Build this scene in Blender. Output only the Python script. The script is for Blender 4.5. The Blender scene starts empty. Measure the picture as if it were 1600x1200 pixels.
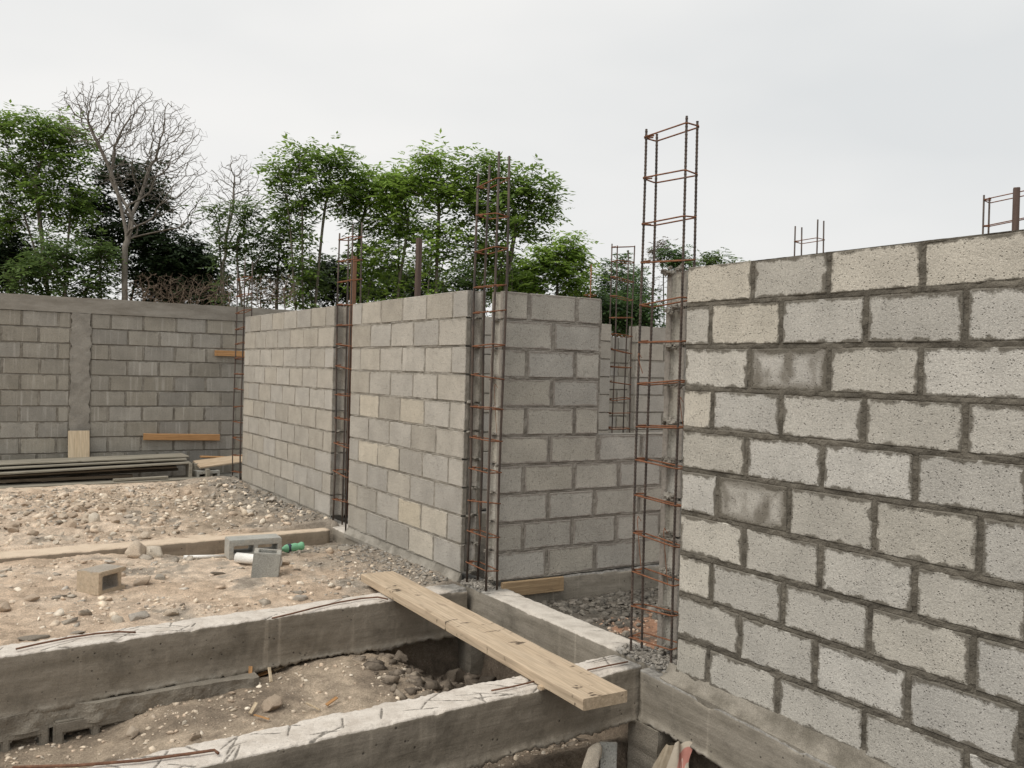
import bpy, bmesh, math, random
import numpy as np
from mathutils import Vector, Matrix

R_ = math.radians
rng = random.Random(11)
nr = np.random.default_rng(5)
scene = bpy.context.scene
COL = scene.collection

# ------------------------------------------------------------------ camera
F_PX = 1425.9
PITCH, ROLL, YAW = -0.01412, -0.02635, 0.56180
CAM = np.array([-3.0567, -3.2924, 1.4638])
FW = np.array([math.sin(YAW)*math.cos(PITCH), math.cos(YAW)*math.cos(PITCH), math.sin(PITCH)])
_rt = np.array([math.cos(YAW), -math.sin(YAW), 0.0]); _up = np.cross(_rt, FW)
RT = _rt*math.cos(ROLL) - _up*math.sin(ROLL)
UP = _rt*math.sin(ROLL) + _up*math.cos(ROLL)
cd = bpy.data.cameras.new('camera'); cam = bpy.data.objects.new('camera', cd); COL.objects.link(cam)
cd.sensor_width = 36.0; cd.lens = F_PX/1600*36.0; cd.clip_end = 3000; cd.clip_start = .05
cam.matrix_world = Matrix(((RT[0], UP[0], -FW[0], CAM[0]), (RT[1], UP[1], -FW[1], CAM[1]),
                           (RT[2], UP[2], -FW[2], CAM[2]), (0, 0, 0, 1)))
scene.camera = cam

# ------------------------------------------------------------------ sky, sun, exposure
SUN_DIR = Vector((-.56, -.10, .82)).normalized()
world = bpy.data.worlds.new('World'); scene.world = world; world.use_nodes = True
wt = world.node_tree; wt.nodes.clear()
def wn(t, **k):
    n = wt.nodes.new(t)
    for a, b in k.items(): setattr(n, a, b)
    return n
sky = wn('ShaderNodeTexSky', sky_type='NISHITA', sun_disc=False, sun_elevation=math.asin(SUN_DIR.z),
         sun_rotation=math.atan2(SUN_DIR.x, SUN_DIR.y), air_density=1.0, dust_density=3.0)
hs = wn('ShaderNodeHueSaturation'); hs.inputs['Saturation'].default_value = .35; hs.inputs['Value'].default_value = .8
tc = wn('ShaderNodeTexCoord'); mp = wn('ShaderNodeMapping'); mp.inputs['Scale'].default_value = (1, 1, 2.6)
cn = wn('ShaderNodeTexNoise'); cn.inputs['Scale'].default_value = 1.3; cn.inputs['Detail'].default_value = 4; cn.inputs['Roughness'].default_value = .5
cr = wn('ShaderNodeValToRGB')
cr.color_ramp.elements[0].position = .35; cr.color_ramp.elements[0].color = (.675, .690, .695, 1)
cr.color_ramp.elements[1].position = .68; cr.color_ramp.elements[1].color = (.83, .822, .805, 1)
sc10 = wn('ShaderNodeVectorMath', operation='SCALE'); sc10.inputs['Scale'].default_value = 10.0
mx = wn('ShaderNodeMix', data_type='RGBA'); mx.inputs['Factor'].default_value = .93
bg = wn('ShaderNodeBackground'); bg.inputs['Strength'].default_value = .1
wo = wn('ShaderNodeOutputWorld')
L = wt.links.new
L(sky.outputs[0], hs.inputs['Color']); L(tc.outputs['Generated'], mp.inputs['Vector']); L(mp.outputs[0], cn.inputs['Vector'])
L(cn.outputs['Fac'], cr.inputs['Fac']); L(cr.outputs['Color'], sc10.inputs[0])
L(hs.outputs['Color'], mx.inputs[6]); L(sc10.outputs[0], mx.inputs[7]); L(mx.outputs[2], bg.inputs['Color']); L(bg.outputs[0], wo.inputs[0])
sd = bpy.data.lights.new('sun', 'SUN'); sd.energy = 2.0; sd.angle = R_(40); sd.color = (1, .95, .87)
sun = bpy.data.objects.new('sun', sd); COL.objects.link(sun); sun.location = (-6, 0, 12)
sun.rotation_euler = SUN_DIR.to_track_quat('Z', 'Y').to_euler()
vs = scene.view_settings
vs.view_transform = 'Standard'; vs.look = 'None'; vs.exposure = 0.2; vs.gamma = 1.0; vs.use_curve_mapping = False
scene.cycles.max_bounces = 6; scene.cycles.transparent_max_bounces = 8

# ------------------------------------------------------------------ maths helpers
def ray(px, py): return FW + RT*(px-800)/F_PX + UP*(600-py)/F_PX
def at_depth(px, py, dep): return CAM + ray(px, py)*dep
def on(px, py, ax, val):
    d = ray(px, py); i = 'xyz'.index(ax); return CAM + d*((val-CAM[i])/d[i])

def _h(ix, iy, iz, seed):
    n = (ix*374761393 + iy*668265263 + iz*1274126177 + seed*974634777) & 0x7fffffff
    n = ((n ^ (n >> 13))*1274126177) & 0x7fffffff
    n = ((n ^ (n >> 16))*668265263) & 0x7fffffff
    return ((n ^ (n >> 15)) & 0xffff)/65535.0
def vnoise(x, y, z=0.0, seed=0):
    x = np.asarray(x, float); y = np.asarray(y, float); z = np.zeros_like(x)+z
    fx, fy, fz = np.floor(x), np.floor(y), np.floor(z)
    ix, iy, iz = fx.astype(np.int64), fy.astype(np.int64), fz.astype(np.int64)
    u, v, w = x-fx, y-fy, z-fz
    u = u*u*(3-2*u); v = v*v*(3-2*v); w = w*w*(3-2*w)
    r = 0
    for dx in (0, 1):
        for dy in (0, 1):
            a = (u if dx else 1-u)*(v if dy else 1-v)
            r = r + a*((1-w)*_h(ix+dx, iy+dy, iz, seed) + w*_h(ix+dx, iy+dy, iz+1, seed))
    return r*2-1
def fbm(x, y, z=0.0, seed=0, oct=4, gain=.5):
    x = np.asarray(x, float); y = np.asarray(y, float); z = np.zeros_like(x)+z
    s, a, t = 0, 1.0, 0
    for i in range(oct):
        s = s + a*vnoise(x, y, z, seed+i*17); t += a; a *= gain; x, y, z = x*2.03+3.1, y*2.03+1.7, z*2.03+5.3
    return s/t
def sstep(a, b, x):
    t = np.clip((np.asarray(x, float)-a)/(b-a), 0, 1); return t*t*(3-2*t)

# ------------------------------------------------------------------ object helpers
def link(name, me, parent=None, loc=(0, 0, 0), rotz=0.0):
    o = bpy.data.objects.new(name, me); COL.objects.link(o)
    if parent is not None: o.parent = parent
    o.location = loc; o.rotation_euler = (0, 0, rotz)
    return o
def tag(o, label=None, cat=None, group=None, kind=None):
    if label: o['label'] = label
    if cat: o['category'] = cat
    if group: o['group'] = group
    if kind: o['kind'] = kind
    return o
def empty(name, loc=(0, 0, 0), rotz=0.0, **k):
    o = link(name, None, None, loc, rotz); o.empty_display_size = .1
    return tag(o, **k)
def mesh_np(name, V, Fq, mat, smooth=False, attrs=None):
    """V (n,3), Fq (m,k) all faces the same size"""
    V = np.asarray(V, np.float32); Fq = np.asarray(Fq, np.int32)
    me = bpy.data.meshes.new(name); m, k = Fq.shape
    me.vertices.add(len(V)); me.vertices.foreach_set('co', V.ravel())
    me.loops.add(m*k); me.loops.foreach_set('vertex_index', Fq.ravel())
    me.polygons.add(m); me.polygons.foreach_set('loop_start', np.arange(0, m*k, k, dtype=np.int32))
    if smooth: me.polygons.foreach_set('use_smooth', np.ones(m, bool))
    me.update(calc_edges=True)
    for an, arr in (attrs or {}).items():
        arr = np.asarray(arr, np.float32)
        if arr.ndim == 1:
            a = me.attributes.new(an, 'FLOAT', 'POINT'); a.data.foreach_set('value', arr)
        else:
            a = me.attributes.new(an, 'FLOAT_COLOR', 'POINT')
            c = np.ones((len(arr), 4), np.float32); c[:, :3] = arr; a.data.foreach_set('color', c.ravel())
    if mat: me.materials.append(mat)
    me.validate()
    return me
def mesh_py(name, V, Fc, mat, smooth=False):
    me = bpy.data.meshes.new(name); me.from_pydata([tuple(map(float, v)) for v in V], [], Fc); me.update()
    if mat: me.materials.append(mat)
    if smooth:
        me.polygons.foreach_set('use_smooth', [True]*len(me.polygons))
    return me
def grid_faces(nu, nv, closed_v=False):
    i, j = np.meshgrid(np.arange(nu-1), np.arange(nv if closed_v else nv-1), indexing='ij')
    a = i*nv+j; b = (i+1)*nv+j; c = (i+1)*nv+(j+1) % nv; d = i*nv+(j+1) % nv
    return np.stack([a, b, c, d], -1).reshape(-1, 4)
class MB:
    def __init__(s): s.V = []; s.F = []
    def add(s, V, Fc):
        o = len(s.V); s.V += [tuple(v) for v in V]; s.F += [tuple(i+o for i in f) for f in Fc]
    def tube(s, pts, rad, n=6, cap=True):
        pts = [Vector(p) for p in pts]
        if not hasattr(rad, '__len__'): rad = [rad]*len(pts)
        V = []; prev = None
        for i, p in enumerate(pts):
            t = (pts[min(i+1, len(pts)-1)]-pts[max(i-1, 0)])
            t = t.normalized() if t.length > 1e-9 else Vector((0, 0, 1))
            if prev is None:
                a = Vector((1, 0, 0)) if abs(t.x) < .8 else Vector((0, 1, 0)); u = t.cross(a).normalized()
            else:
                u = prev - t*prev.dot(t); u = u.normalized() if u.length > 1e-6 else t.orthogonal().normalized()
            prev = u; w = t.cross(u)
            for k in range(n):
                an = 2*math.pi*k/n; V.append(p + (u*math.cos(an)+w*math.sin(an))*rad[i])
        Fc = []
        for i in range(len(pts)-1):
            for k in range(n):
                Fc.append((i*n+k, i*n+(k+1) % n, (i+1)*n+(k+1) % n, (i+1)*n+k))
        if cap: Fc.append(tuple(range(n-1, -1, -1))); Fc.append(tuple(range((len(pts)-1)*n, len(pts)*n)))
        s.add(V, Fc)
    def build(s, name, mat, parent=None, smooth=False, loc=(0, 0, 0)):
        return link(name, mesh_py(name, s.V, s.F, mat, smooth), parent, loc)
def cbox(L_, t, h, c=.005, jit=0.0, r=rng):
    """chamfered box, front face at y=0, centred in x and z: 24 verts"""
    V = []; idx = {}
    for sx in (-1, 1):
        for sy in (0, 1):
            for sz in (-1, 1):
                for ax in range(3):
                    p = [sx*L_/2, t*sy, sz*h/2]
                    ins = [c*sx, c*(1 if sy else -1), c*sz]
                    for k in range(3):
                        if k != ax: p[k] -= ins[k]
                    idx[(sx, sy, sz, ax)] = len(V)
                    V.append([q + r.uniform(-jit, jit) for q in p])
    Fc = []
    for ax in range(3):
        o = [k for k in range(3) if k != ax]
        for side in (0, 1):
            q = []
            for a, b in ((0, 0), (1, 0), (1, 1), (0, 1)):
                k = [0, 0, 0]; k[ax] = side; k[o[0]] = a; k[o[1]] = b
                q.append(idx[((-1, 1)[k[0]], k[1], (-1, 1)[k[2]], ax)])
            Fc.append(q)
    for ax in range(3):
        o = [k for k in range(3) if k != ax]
        for a in (0, 1):
            for b in (0, 1):
                q = []
                for e, axx in ((0, o[0]), (1, o[0]), (1, o[1]), (0, o[1])):
                    k = [0, 0, 0]; k[ax] = e; k[o[0]] = a; k[o[1]] = b
                    q.append(idx[((-1, 1)[k[0]], k[1], (-1, 1)[k[2]], axx)])
                Fc.append(q)
    for sx in (-1, 1):
        for sy in (0, 1):
            for sz in (-1, 1): Fc.append([idx[(sx, sy, sz, ax)] for ax in range(3)])
    return V, Fc
def fix_normals(me):
    bm = bmesh.new(); bm.from_mesh(me); bmesh.ops.recalc_face_normals(bm, faces=bm.faces); bm.to_mesh(me); bm.free(); return me
def grooved(L_, t, h, mat, gl, gr_, jit=.0015):
    P = [(-L_/2, 0), (L_/2, 0)]
    if gr_: P += [(L_/2, t*.24), (L_/2-.028, t*.33), (L_/2-.028, t*.67), (L_/2, t*.76)]
    P += [(L_/2, t), (-L_/2, t)]
    if gl: P += [(-L_/2, t*.76), (-L_/2+.028, t*.67), (-L_/2+.028, t*.33), (-L_/2, t*.24)]
    bm = bmesh.new()
    lo = [bm.verts.new((x+rng.uniform(-jit, jit), y, -h/2+rng.uniform(-jit, jit))) for x, y in P]
    hi = [bm.verts.new((x+rng.uniform(-jit, jit), y, h/2+rng.uniform(-jit, jit))) for x, y in P]
    n = len(P)
    bm.faces.new(lo[::-1]); bm.faces.new(hi)
    for i in range(n): bm.faces.new((lo[i], lo[(i+1) % n], hi[(i+1) % n], hi[i]))
    bmesh.ops.bevel(bm, geom=[e for e in bm.edges if e.calc_length() > .08], offset=.004, segments=1, affect='EDGES')
    bmesh.ops.recalc_face_normals(bm, faces=bm.faces)
    me = bpy.data.meshes.new('block'); bm.to_mesh(me); bm.free(); me.materials.append(mat); return me
def cells(xs, ys, solid, z0, z1, mat, bev=.004, name='block'):
    """extruded plan of solid cells, holes left open"""
    bm = bmesh.new(); vd = {}
    def v(i, j, k):
        key = (i, j, k)
        if key not in vd: vd[key] = bm.verts.new((xs[i], ys[j], (z0, z1)[k]))
        return vd[key]
    nx, ny = len(xs)-1, len(ys)-1
    S = lambda i, j: 0 <= i < nx and 0 <= j < ny and solid[j][i]
    for i in range(nx):
        for j in range(ny):
            if not S(i, j): continue
            bm.faces.new((v(i, j, 0), v(i, j+1, 0), v(i+1, j+1, 0), v(i+1, j, 0)))
            bm.faces.new((v(i, j, 1), v(i+1, j, 1), v(i+1, j+1, 1), v(i, j+1, 1)))
            if not S(i-1, j): bm.faces.new((v(i, j, 0), v(i, j, 1), v(i, j+1, 1), v(i, j+1, 0)))
            if not S(i+1, j): bm.faces.new((v(i+1, j, 0), v(i+1, j+1, 0), v(i+1, j+1, 1), v(i+1, j, 1)))
            if not S(i, j-1): bm.faces.new((v(i, j, 0), v(i+1, j, 0), v(i+1, j, 1), v(i, j, 1)))
            if not S(i, j+1): bm.faces.new((v(i, j+1, 0), v(i, j+1, 1), v(i+1, j+1, 1), v(i+1, j+1, 0)))
    if bev:
        bmesh.ops.dissolve_limit(bm, angle_limit=.02, verts=bm.verts, edges=bm.edges)
        es = [e for e in bm.edges if len(e.link_faces) == 2 and e.calc_face_angle(0) > .5]
        bmesh.ops.bevel(bm, geom=es, offset=bev, segments=2, affect='EDGES', clamp_overlap=True)
    bmesh.ops.recalc_face_normals(bm, faces=bm.faces)
    me = bpy.data.meshes.new(name); bm.to_mesh(me); bm.free(); me.materials.append(mat); return me

# ------------------------------------------------------------------ materials
class NT:
    def __init__(s, name):
        s.m = bpy.data.materials.new(name); s.m.use_nodes = True; s.t = s.m.node_tree; s.t.nodes.clear()
        s.out = s.n('ShaderNodeOutputMaterial'); s.b = s.n('ShaderNodeBsdfPrincipled'); s.l(s.b.outputs[0], s.out.inputs[0])
        s.b.inputs['Roughness'].default_value = .9; s.b.inputs['Specular IOR Level'].default_value = .25
        s._pos = None
    def n(s, t, **k):
        x = s.t.nodes.new(t)
        for a, b in k.items(): setattr(x, a, b)
        return x
    def l(s, a, b): s.t.links.new(a, b)
    def put(s, sock, v):
        if isinstance(v, (int, float)): sock.default_value = v
        elif isinstance(v, tuple): sock.default_value = (*v, 1) if len(v) == 3 and len(sock.default_value) == 4 else v
        else: s.l(v, sock)
    def math(s, op, a, b=None, c=None, clamp=False):
        x = s.n('ShaderNodeMath', operation=op, use_clamp=clamp)
        for i, v in enumerate((a, b, c)):
            if v is not None: s.put(x.inputs[i], v)
        return x.outputs[0]
    def rng(s, v, a, b, c=0.0, d=1.0, smooth=True):
        x = s.n('ShaderNodeMapRange', interpolation_type='SMOOTHSTEP' if smooth else 'LINEAR')
        s.put(x.inputs[0], v)
        for i, q in enumerate((a, b, c, d)): s.put(x.inputs[i+1], q)
        return x.outputs[0]
    def mix(s, f, a, b, mode='MIX'):
        x = s.n('ShaderNodeMix', data_type='RGBA', blend_type=mode)
        s.put(x.inputs[0], f); s.put(x.inputs[6], a); s.put(x.inputs[7], b); return x.outputs[2]
    def noise(s, vec, scale, detail=3, rough=.55, dist=0.0):
        x = s.n('ShaderNodeTexNoise'); s.l(vec, x.inputs['Vector'])
        x.inputs['Scale'].default_value = scale; x.inputs['Detail'].default_value = detail; x.inputs['Roughness'].default_value = rough
        x.inputs['Distortion'].default_value = dist
        return x.outputs['Fac']
    def voro(s, vec, scale, feat='F1'):
        x = s.n('ShaderNodeTexVoronoi', feature=feat); s.l(vec, x.inputs['Vector']); x.inputs['Scale'].default_value = scale
        return x.outputs['Distance']
    def coords(s, jitter=True):
        t = s.n('ShaderNodeTexCoord')
        if not jitter: return t.outputs['Object'], t
        oi = s.n('ShaderNodeObjectInfo'); a = s.n('ShaderNodeVectorMath', operation='ADD')
        s.l(t.outputs['Object'], a.inputs[0])
        cb = s.n('ShaderNodeCombineXYZ'); k = s.math('MULTIPLY', oi.outputs['Random'], 91.0)
        s.l(k, cb.inputs[0]); s.l(k, cb.inputs[2]); s.l(cb.outputs[0], a.inputs[1]); s.oi = oi
        return a.outputs[0], t
    def scalevec(s, vec, sc):
        m = s.n('ShaderNodeMapping'); s.l(vec, m.inputs['Vector']); m.inputs['Scale'].default_value = sc; return m.outputs[0]
    def attr(s, name):
        return s.n('ShaderNodeAttribute', attribute_name=name)
    def bump(s, h, strength=.5, dist=.01):
        b = s.n('ShaderNodeBump'); s.l(h, b.inputs['Height']); b.inputs['Strength'].default_value = strength; b.inputs['Distance'].default_value = dist
        s.l(b.outputs[0], s.b.inputs['Normal']); return b
    def col(s, c): s.put(s.b.inputs['Base Color'], c)

def m_block(name, base, smear, w=.010, pits=1.0, var=.16, stain=None, streak=0.0, wob=.055):
    s = NT(name); P, t = s.coords()
    sep = s.n('ShaderNodeSeparateXYZ'); s.l(t.outputs['Generated'], sep.inputs[0])
    ex = s.math('MULTIPLY', s.math('MINIMUM', sep.outputs[0], s.math('SUBTRACT', 1.0, sep.outputs[0])), .39)
    ez = s.math('MULTIPLY', s.math('MINIMUM', sep.outputs[2], s.math('SUBTRACT', 1.0, sep.outputs[2])), .19)
    d = s.math('MINIMUM', ex, ez)
    wob = s.math('MULTIPLY', s.math('SUBTRACT', s.noise(P, 13, 4, .62), .5), wob)
    fine = s.math('MULTIPLY', s.math('SUBTRACT', s.noise(P, 130, 2), .5), .012)
    dd = s.math('ADD', s.math('ADD', d, wob), fine)
    sm = s.math('SUBTRACT', 1.0, s.rng(dd, w-.006, w+.007))
    tone = s.rng(s.oi.outputs['Random'], 0, 1, 1-var, 1+var*.7, False)
    big = s.rng(s.noise(P, 5, 3), .3, .7, .9, 1.08)
    grain = s.rng(s.noise(P, 105, 4, .75), .3, .72, .79, 1.14)
    speck = s.rng(s.noise(P, 300, 2, .6), .3, .75, .85, 1.15)
    v = s.math('MULTIPLY', s.math('MULTIPLY', tone, big), s.math('MULTIPLY', grain, speck))
    hsv = s.n('ShaderNodeHueSaturation'); s.put(hsv.inputs['Color'], base); s.l(v, hsv.inputs['Value'])
    s.l(s.rng(s.math('FRACT', s.math('MULTIPLY', s.oi.outputs['Random'], 37.3)), 0, 1, .8, 1.2, False), hsv.inputs['Saturation'])
    vp = s.voro(P, 85); pn = s.noise(P, 30, 2)
    pit = s.math('MULTIPLY', s.math('SUBTRACT', 1.0, s.rng(vp, .12, .34)), s.rng(pn, .42, .58))
    c = s.mix(s.math('MULTIPLY', pit, .42*pits), hsv.outputs[0], (.07, .062, .05))
    if streak:
        sv = s.scalevec(P, (26, 26, 1.2)); st = s.rng(s.noise(sv, 1.0, 3), .52, .75)
        c = s.mix(s.math('MULTIPLY', st, streak), c, (.62, .6, .56))
    if stain:
        bl = s.rng(s.noise(s.scalevec(P, (13, 13, 7)), 1.0, 3, .45), .38, .66)
        ed = s.math('SUBTRACT', 1.0, s.rng(d, .015, .06)); sf = s.math('MAXIMUM', s.math('MULTIPLY', bl, .9), s.math('MULTIPLY', ed, .75))
        c = s.mix(sf, c, stain)
    smc = s.mix(s.rng(s.noise(P, 60, 3), .3, .7), smear, tuple(q*1.3 for q in smear))
    c = s.mix(s.math('MULTIPLY', sm, .9), c, smc)
    s.col(c)
    h = s.math('ADD', s.math('MULTIPLY', s.noise(P, 170, 3, .7), .6), s.math('MULTIPLY', s.noise(P, 40, 2), .5))
    h = s.math('SUBTRACT', h, s.math('MULTIPLY', pit, .8))
    h = s.math('ADD', h, s.math('MULTIPLY', sm, .25))
    s.bump(h, .85, .007)
    return s.m
def m_mortar(name, a, b, scale=1.0):
    s = NT(name); P, t = s.coords(False)
    f = s.rng(s.noise(P, 7*scale, 4, .6), .32, .68)
    c = s.mix(f, a, b); g = s.rng(s.noise(P, 190, 3, .7), .3, .7, .78, 1.15)
    hsv = s.n('ShaderNodeHueSaturation'); s.l(c, hsv.inputs['Color']); s.l(g, hsv.inputs['Value']); s.col(hsv.outputs[0])
    h = s.math('ADD', s.noise(P, 45, 4, .65), s.math('MULTIPLY', s.noise(P, 220, 2), .45)); s.bump(h, .8, .008)
    return s.m
def m_beam(name, side, side2, topc, topd, grey=(.17, .16, .145)):
    s = NT(name); P, t = s.coords(False); top = s.attr('top').outputs['Fac']; dirt = s.attr('dirt').outputs['Fac']; lip = s.attr('lip').outputs['Fac']  # dirt attribute: scratch groove mask that carries painted groove shade
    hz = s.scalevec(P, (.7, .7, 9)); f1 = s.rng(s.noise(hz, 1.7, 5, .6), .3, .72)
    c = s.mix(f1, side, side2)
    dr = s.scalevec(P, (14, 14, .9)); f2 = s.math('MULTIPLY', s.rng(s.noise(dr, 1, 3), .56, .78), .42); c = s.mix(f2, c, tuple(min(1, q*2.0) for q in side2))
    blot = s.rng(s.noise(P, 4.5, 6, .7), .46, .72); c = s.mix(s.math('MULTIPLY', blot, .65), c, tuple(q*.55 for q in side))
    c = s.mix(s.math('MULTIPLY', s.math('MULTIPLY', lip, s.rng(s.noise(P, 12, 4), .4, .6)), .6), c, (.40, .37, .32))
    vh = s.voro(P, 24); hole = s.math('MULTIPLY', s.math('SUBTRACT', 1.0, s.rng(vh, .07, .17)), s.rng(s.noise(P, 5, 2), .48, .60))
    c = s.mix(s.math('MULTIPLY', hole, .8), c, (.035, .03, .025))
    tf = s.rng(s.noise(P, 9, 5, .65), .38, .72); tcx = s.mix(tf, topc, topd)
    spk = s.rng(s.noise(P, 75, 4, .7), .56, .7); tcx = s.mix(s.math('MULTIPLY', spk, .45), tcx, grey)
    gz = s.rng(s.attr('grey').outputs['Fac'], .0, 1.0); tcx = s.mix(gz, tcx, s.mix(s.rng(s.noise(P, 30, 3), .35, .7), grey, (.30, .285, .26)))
    tcx = s.mix(s.math('MULTIPLY', s.rng(dirt, .2, .75), s.rng(s.noise(P, 70, 3), .3, .55, .35, .85)), tcx, (.11, .098, .082))  # shade of the scratch grooves painted into the top colour
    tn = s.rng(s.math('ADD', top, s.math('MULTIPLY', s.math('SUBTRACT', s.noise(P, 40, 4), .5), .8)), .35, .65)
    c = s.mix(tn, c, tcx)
    g = s.rng(s.noise(P, 240, 2), .3, .7, .88, 1.1); hsv = s.n('ShaderNodeHueSaturation'); s.l(c, hsv.inputs['Color']); s.l(g, hsv.inputs['Value']); s.col(hsv.outputs[0])
    h = s.math('ADD', s.noise(P, 55, 4, .65), s.math('MULTIPLY', s.noise(hz, 9, 3), .6)); h = s.math('SUBTRACT', h, hole); s.bump(h, .5, .006)
    return s.m
def m_ground():
    s = NT('dirt'); P, t = s.coords(False); at = s.attr('col').outputs['Color']
    g = s.rng(s.noise(P, 9, 7, .72), .28, .74, .62, 1.30); g2 = s.rng(s.noise(P, 110, 4, .75), .3, .72, .74, 1.25)
    hsv = s.n('ShaderNodeHueSaturation'); s.l(at, hsv.inputs['Color']); s.l(s.math('MULTIPLY', g, g2), hsv.inputs['Value'])
    pale = s.math('MULTIPLY', s.math('SUBTRACT', 1.0, s.rng(s.voro(P, 42), .12, .26)), s.rng(s.noise(P, 6, 3), .46, .62))
    c = s.mix(s.math('MULTIPLY', pale, .4), hsv.outputs[0], (.60, .53, .43)); s.col(c)
    h = s.math('ADD', s.noise(P, 30, 6, .72), s.math('MULTIPLY', s.noise(P, 150, 4, .7), .6)); s.bump(h, .9, .022)
    s.b.inputs['Specular IOR Level'].default_value = .1
    return s.m
def m_attr(name, rough=.92, gain=.25, scale=40, bump=.5, dist=.008):
    s = NT(name); P, t = s.coords(); at = s.attr('col').outputs['Color']
    g = s.rng(s.noise(P, scale, 4, .65), .3, .7, 1-gain, 1+gain)
    hsv = s.n('ShaderNodeHueSaturation'); s.l(at, hsv.inputs['Color']); s.l(g, hsv.inputs['Value']); s.col(hsv.outputs[0])
    s.b.inputs['Roughness'].default_value = rough; s.bump(s.noise(P, scale*2, 4, .65), bump, dist); return s.m
def m_plain(name, a, b, scale=8.0, rough=.85, stretch=(1, 1, 1), bump=.3, dist=.004, fine=120, spec=.25, jitter=True, metal=0.0):
    s = NT(name); P, t = s.coords(jitter); q = s.scalevec(P, stretch)
    c = s.mix(s.rng(s.noise(q, scale, 5, .62), .3, .7), a, b)
    g = s.rng(s.noise(q, fine, 3, .6), .3, .7, .86, 1.12); hsv = s.n('ShaderNodeHueSaturation'); s.l(c, hsv.inputs['Color']); s.l(g, hsv.inputs['Value']); s.col(hsv.outputs[0])
    s.b.inputs['Roughness'].default_value = rough; s.b.inputs['Specular IOR Level'].default_value = spec; s.b.inputs['Metallic'].default_value = metal
    s.bump(s.math('ADD', s.noise(q, scale*5, 4, .6), s.noise(q, fine, 2)), bump, dist); return s.m
def m_wood(name, a, b, dark, axis='y', blotch=.6, spots=0.0):
    s = NT(name); P, t = s.coords(); st = {'x': (1.2, 26, 26), 'y': (26, 1.2, 26), 'z': (26, 26, 1.2)}[axis]
    q = s.scalevec(P, st); n1 = s.noise(q, 1.0, 5, .65, .6); c = s.mix(s.rng(n1, .3, .7), a, b)
    n2 = s.noise(s.scalevec(P, tuple(x*4 for x in st)), 1.0, 3); g = s.rng(n2, .3, .7, .84, 1.12)
    bl = s.rng(s.noise(s.scalevec(P, {'x': (5, 14, 14), 'y': (14, 5, 14), 'z': (14, 14, 5)}[axis]), 1, 4, .6), .60, .74)
    c = s.mix(s.math('MULTIPLY', bl, blotch), c, dark)
    if spots:
        sv = s.scalevec(P, (20, 9, 16)); sp = s.math('MULTIPLY', s.rng(s.noise(sv, 1.0, 3, .6), .60, .67), s.rng(s.noise(P, 4.5, 2), .44, .56))
        c = s.mix(s.math('MULTIPLY', sp, spots), c, tuple(q*.35 for q in dark))
    hsv = s.n('ShaderNodeHueSaturation'); s.l(c, hsv.inputs['Color']); s.l(g, hsv.inputs['Value']); s.col(hsv.outputs[0])
    s.b.inputs['Roughness'].default_value = .8; s.bump(s.math('ADD', n1, n2), .45, .004); return s.m
def m_leaf(name, c1, c2, trans=.35):
    s = NT(name); at = s.attr('v').outputs['Fac']; c = s.mix(at, c1, c2); s.col(c)
    s.b.inputs['Roughness'].default_value = .55; s.b.inputs['Specular IOR Level'].default_value = .3
    tr = s.n('ShaderNodeBsdfTranslucent'); s.l(s.mix(.5, c, tuple(min(1, q*1.8) for q in c2)), tr.inputs['Color'])
    ms = s.n('ShaderNodeMixShader'); ms.inputs[0].default_value = trans; s.l(s.b.outputs[0], ms.inputs[1]); s.l(tr.outputs[0], ms.inputs[2]); s.l(ms.outputs[0], s.out.inputs[0])
    return s.m

MORT_R = (.112, .100, .080)
M_BLK_R = m_block('block_pale', (.50, .475, .425), MORT_R, w=.013, pits=.6, var=.11, wob=.085)
M_BLK_RT = m_block('block_pale_warm', (.53, .495, .43), MORT_R, w=.010, pits=.75, var=.10, wob=.075)
M_BLK_RS = m_block('block_stained', (.50, .475, .43), MORT_R, w=.018, pits=.5, stain=(.165, .148, .12), wob=.085)
M_BLK_M = m_block('block_grey', (.425, .395, .345), (.24, .22, .187), w=.005, pits=.9, var=.13)
M_BLK_CR = m_block('block_cream', (.51, .46, .375), (.24, .22, .187), w=.005, pits=.9, var=.08)
M_BLK_V = m_block('block_grey_smooth', (.43, .408, .36), (.225, .203, .178), w=.013, pits=.7, var=.10)
M_BLK_F = m_block('block_weathered', (.315, .295, .255), (.15, .136, .115), w=.004, pits=.25, var=.15, streak=.30)
M_MOR_R = m_mortar('mortar_dark', (.090, .080, .064), (.165, .148, .12))
M_MOR_M = m_mortar('mortar_light', (.195, .178, .15), (.34, .315, .272))
M_MOR_V = m_mortar('mortar_mid', (.18, .163, .138), (.30, .277, .24))
M_MOR_F = m_mortar('mortar_boundary', (.175, .158, .13), (.275, .255, .22))
M_CLOD = m_attr('mortar_clod', gain=.3, scale=50, bump=.8)
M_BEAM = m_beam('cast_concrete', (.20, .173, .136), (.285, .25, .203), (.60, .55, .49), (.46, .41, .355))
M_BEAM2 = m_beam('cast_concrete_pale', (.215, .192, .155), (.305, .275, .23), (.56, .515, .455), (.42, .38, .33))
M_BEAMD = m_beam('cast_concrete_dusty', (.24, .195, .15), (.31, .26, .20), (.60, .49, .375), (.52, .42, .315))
M_CAP = m_plain('cast_cap', (.20, .182, .153), (.30, .28, .245), 2.2, stretch=(1, 1, 4), bump=.5, jitter=False)
M_PIL = m_plain('cast_pilaster', (.22, .205, .18), (.31, .29, .255), 4, bump=.6, dist=.01, jitter=False)
M_FOOT = m_plain('footing_concrete', (.19, .168, .137), (.285, .257, .213), 5, bump=.6, dist=.008, jitter=False)
M_DIRT = m_ground()
M_STONE = m_attr('stone', gain=.28, scale=22, bump=.8, dist=.012)
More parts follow.
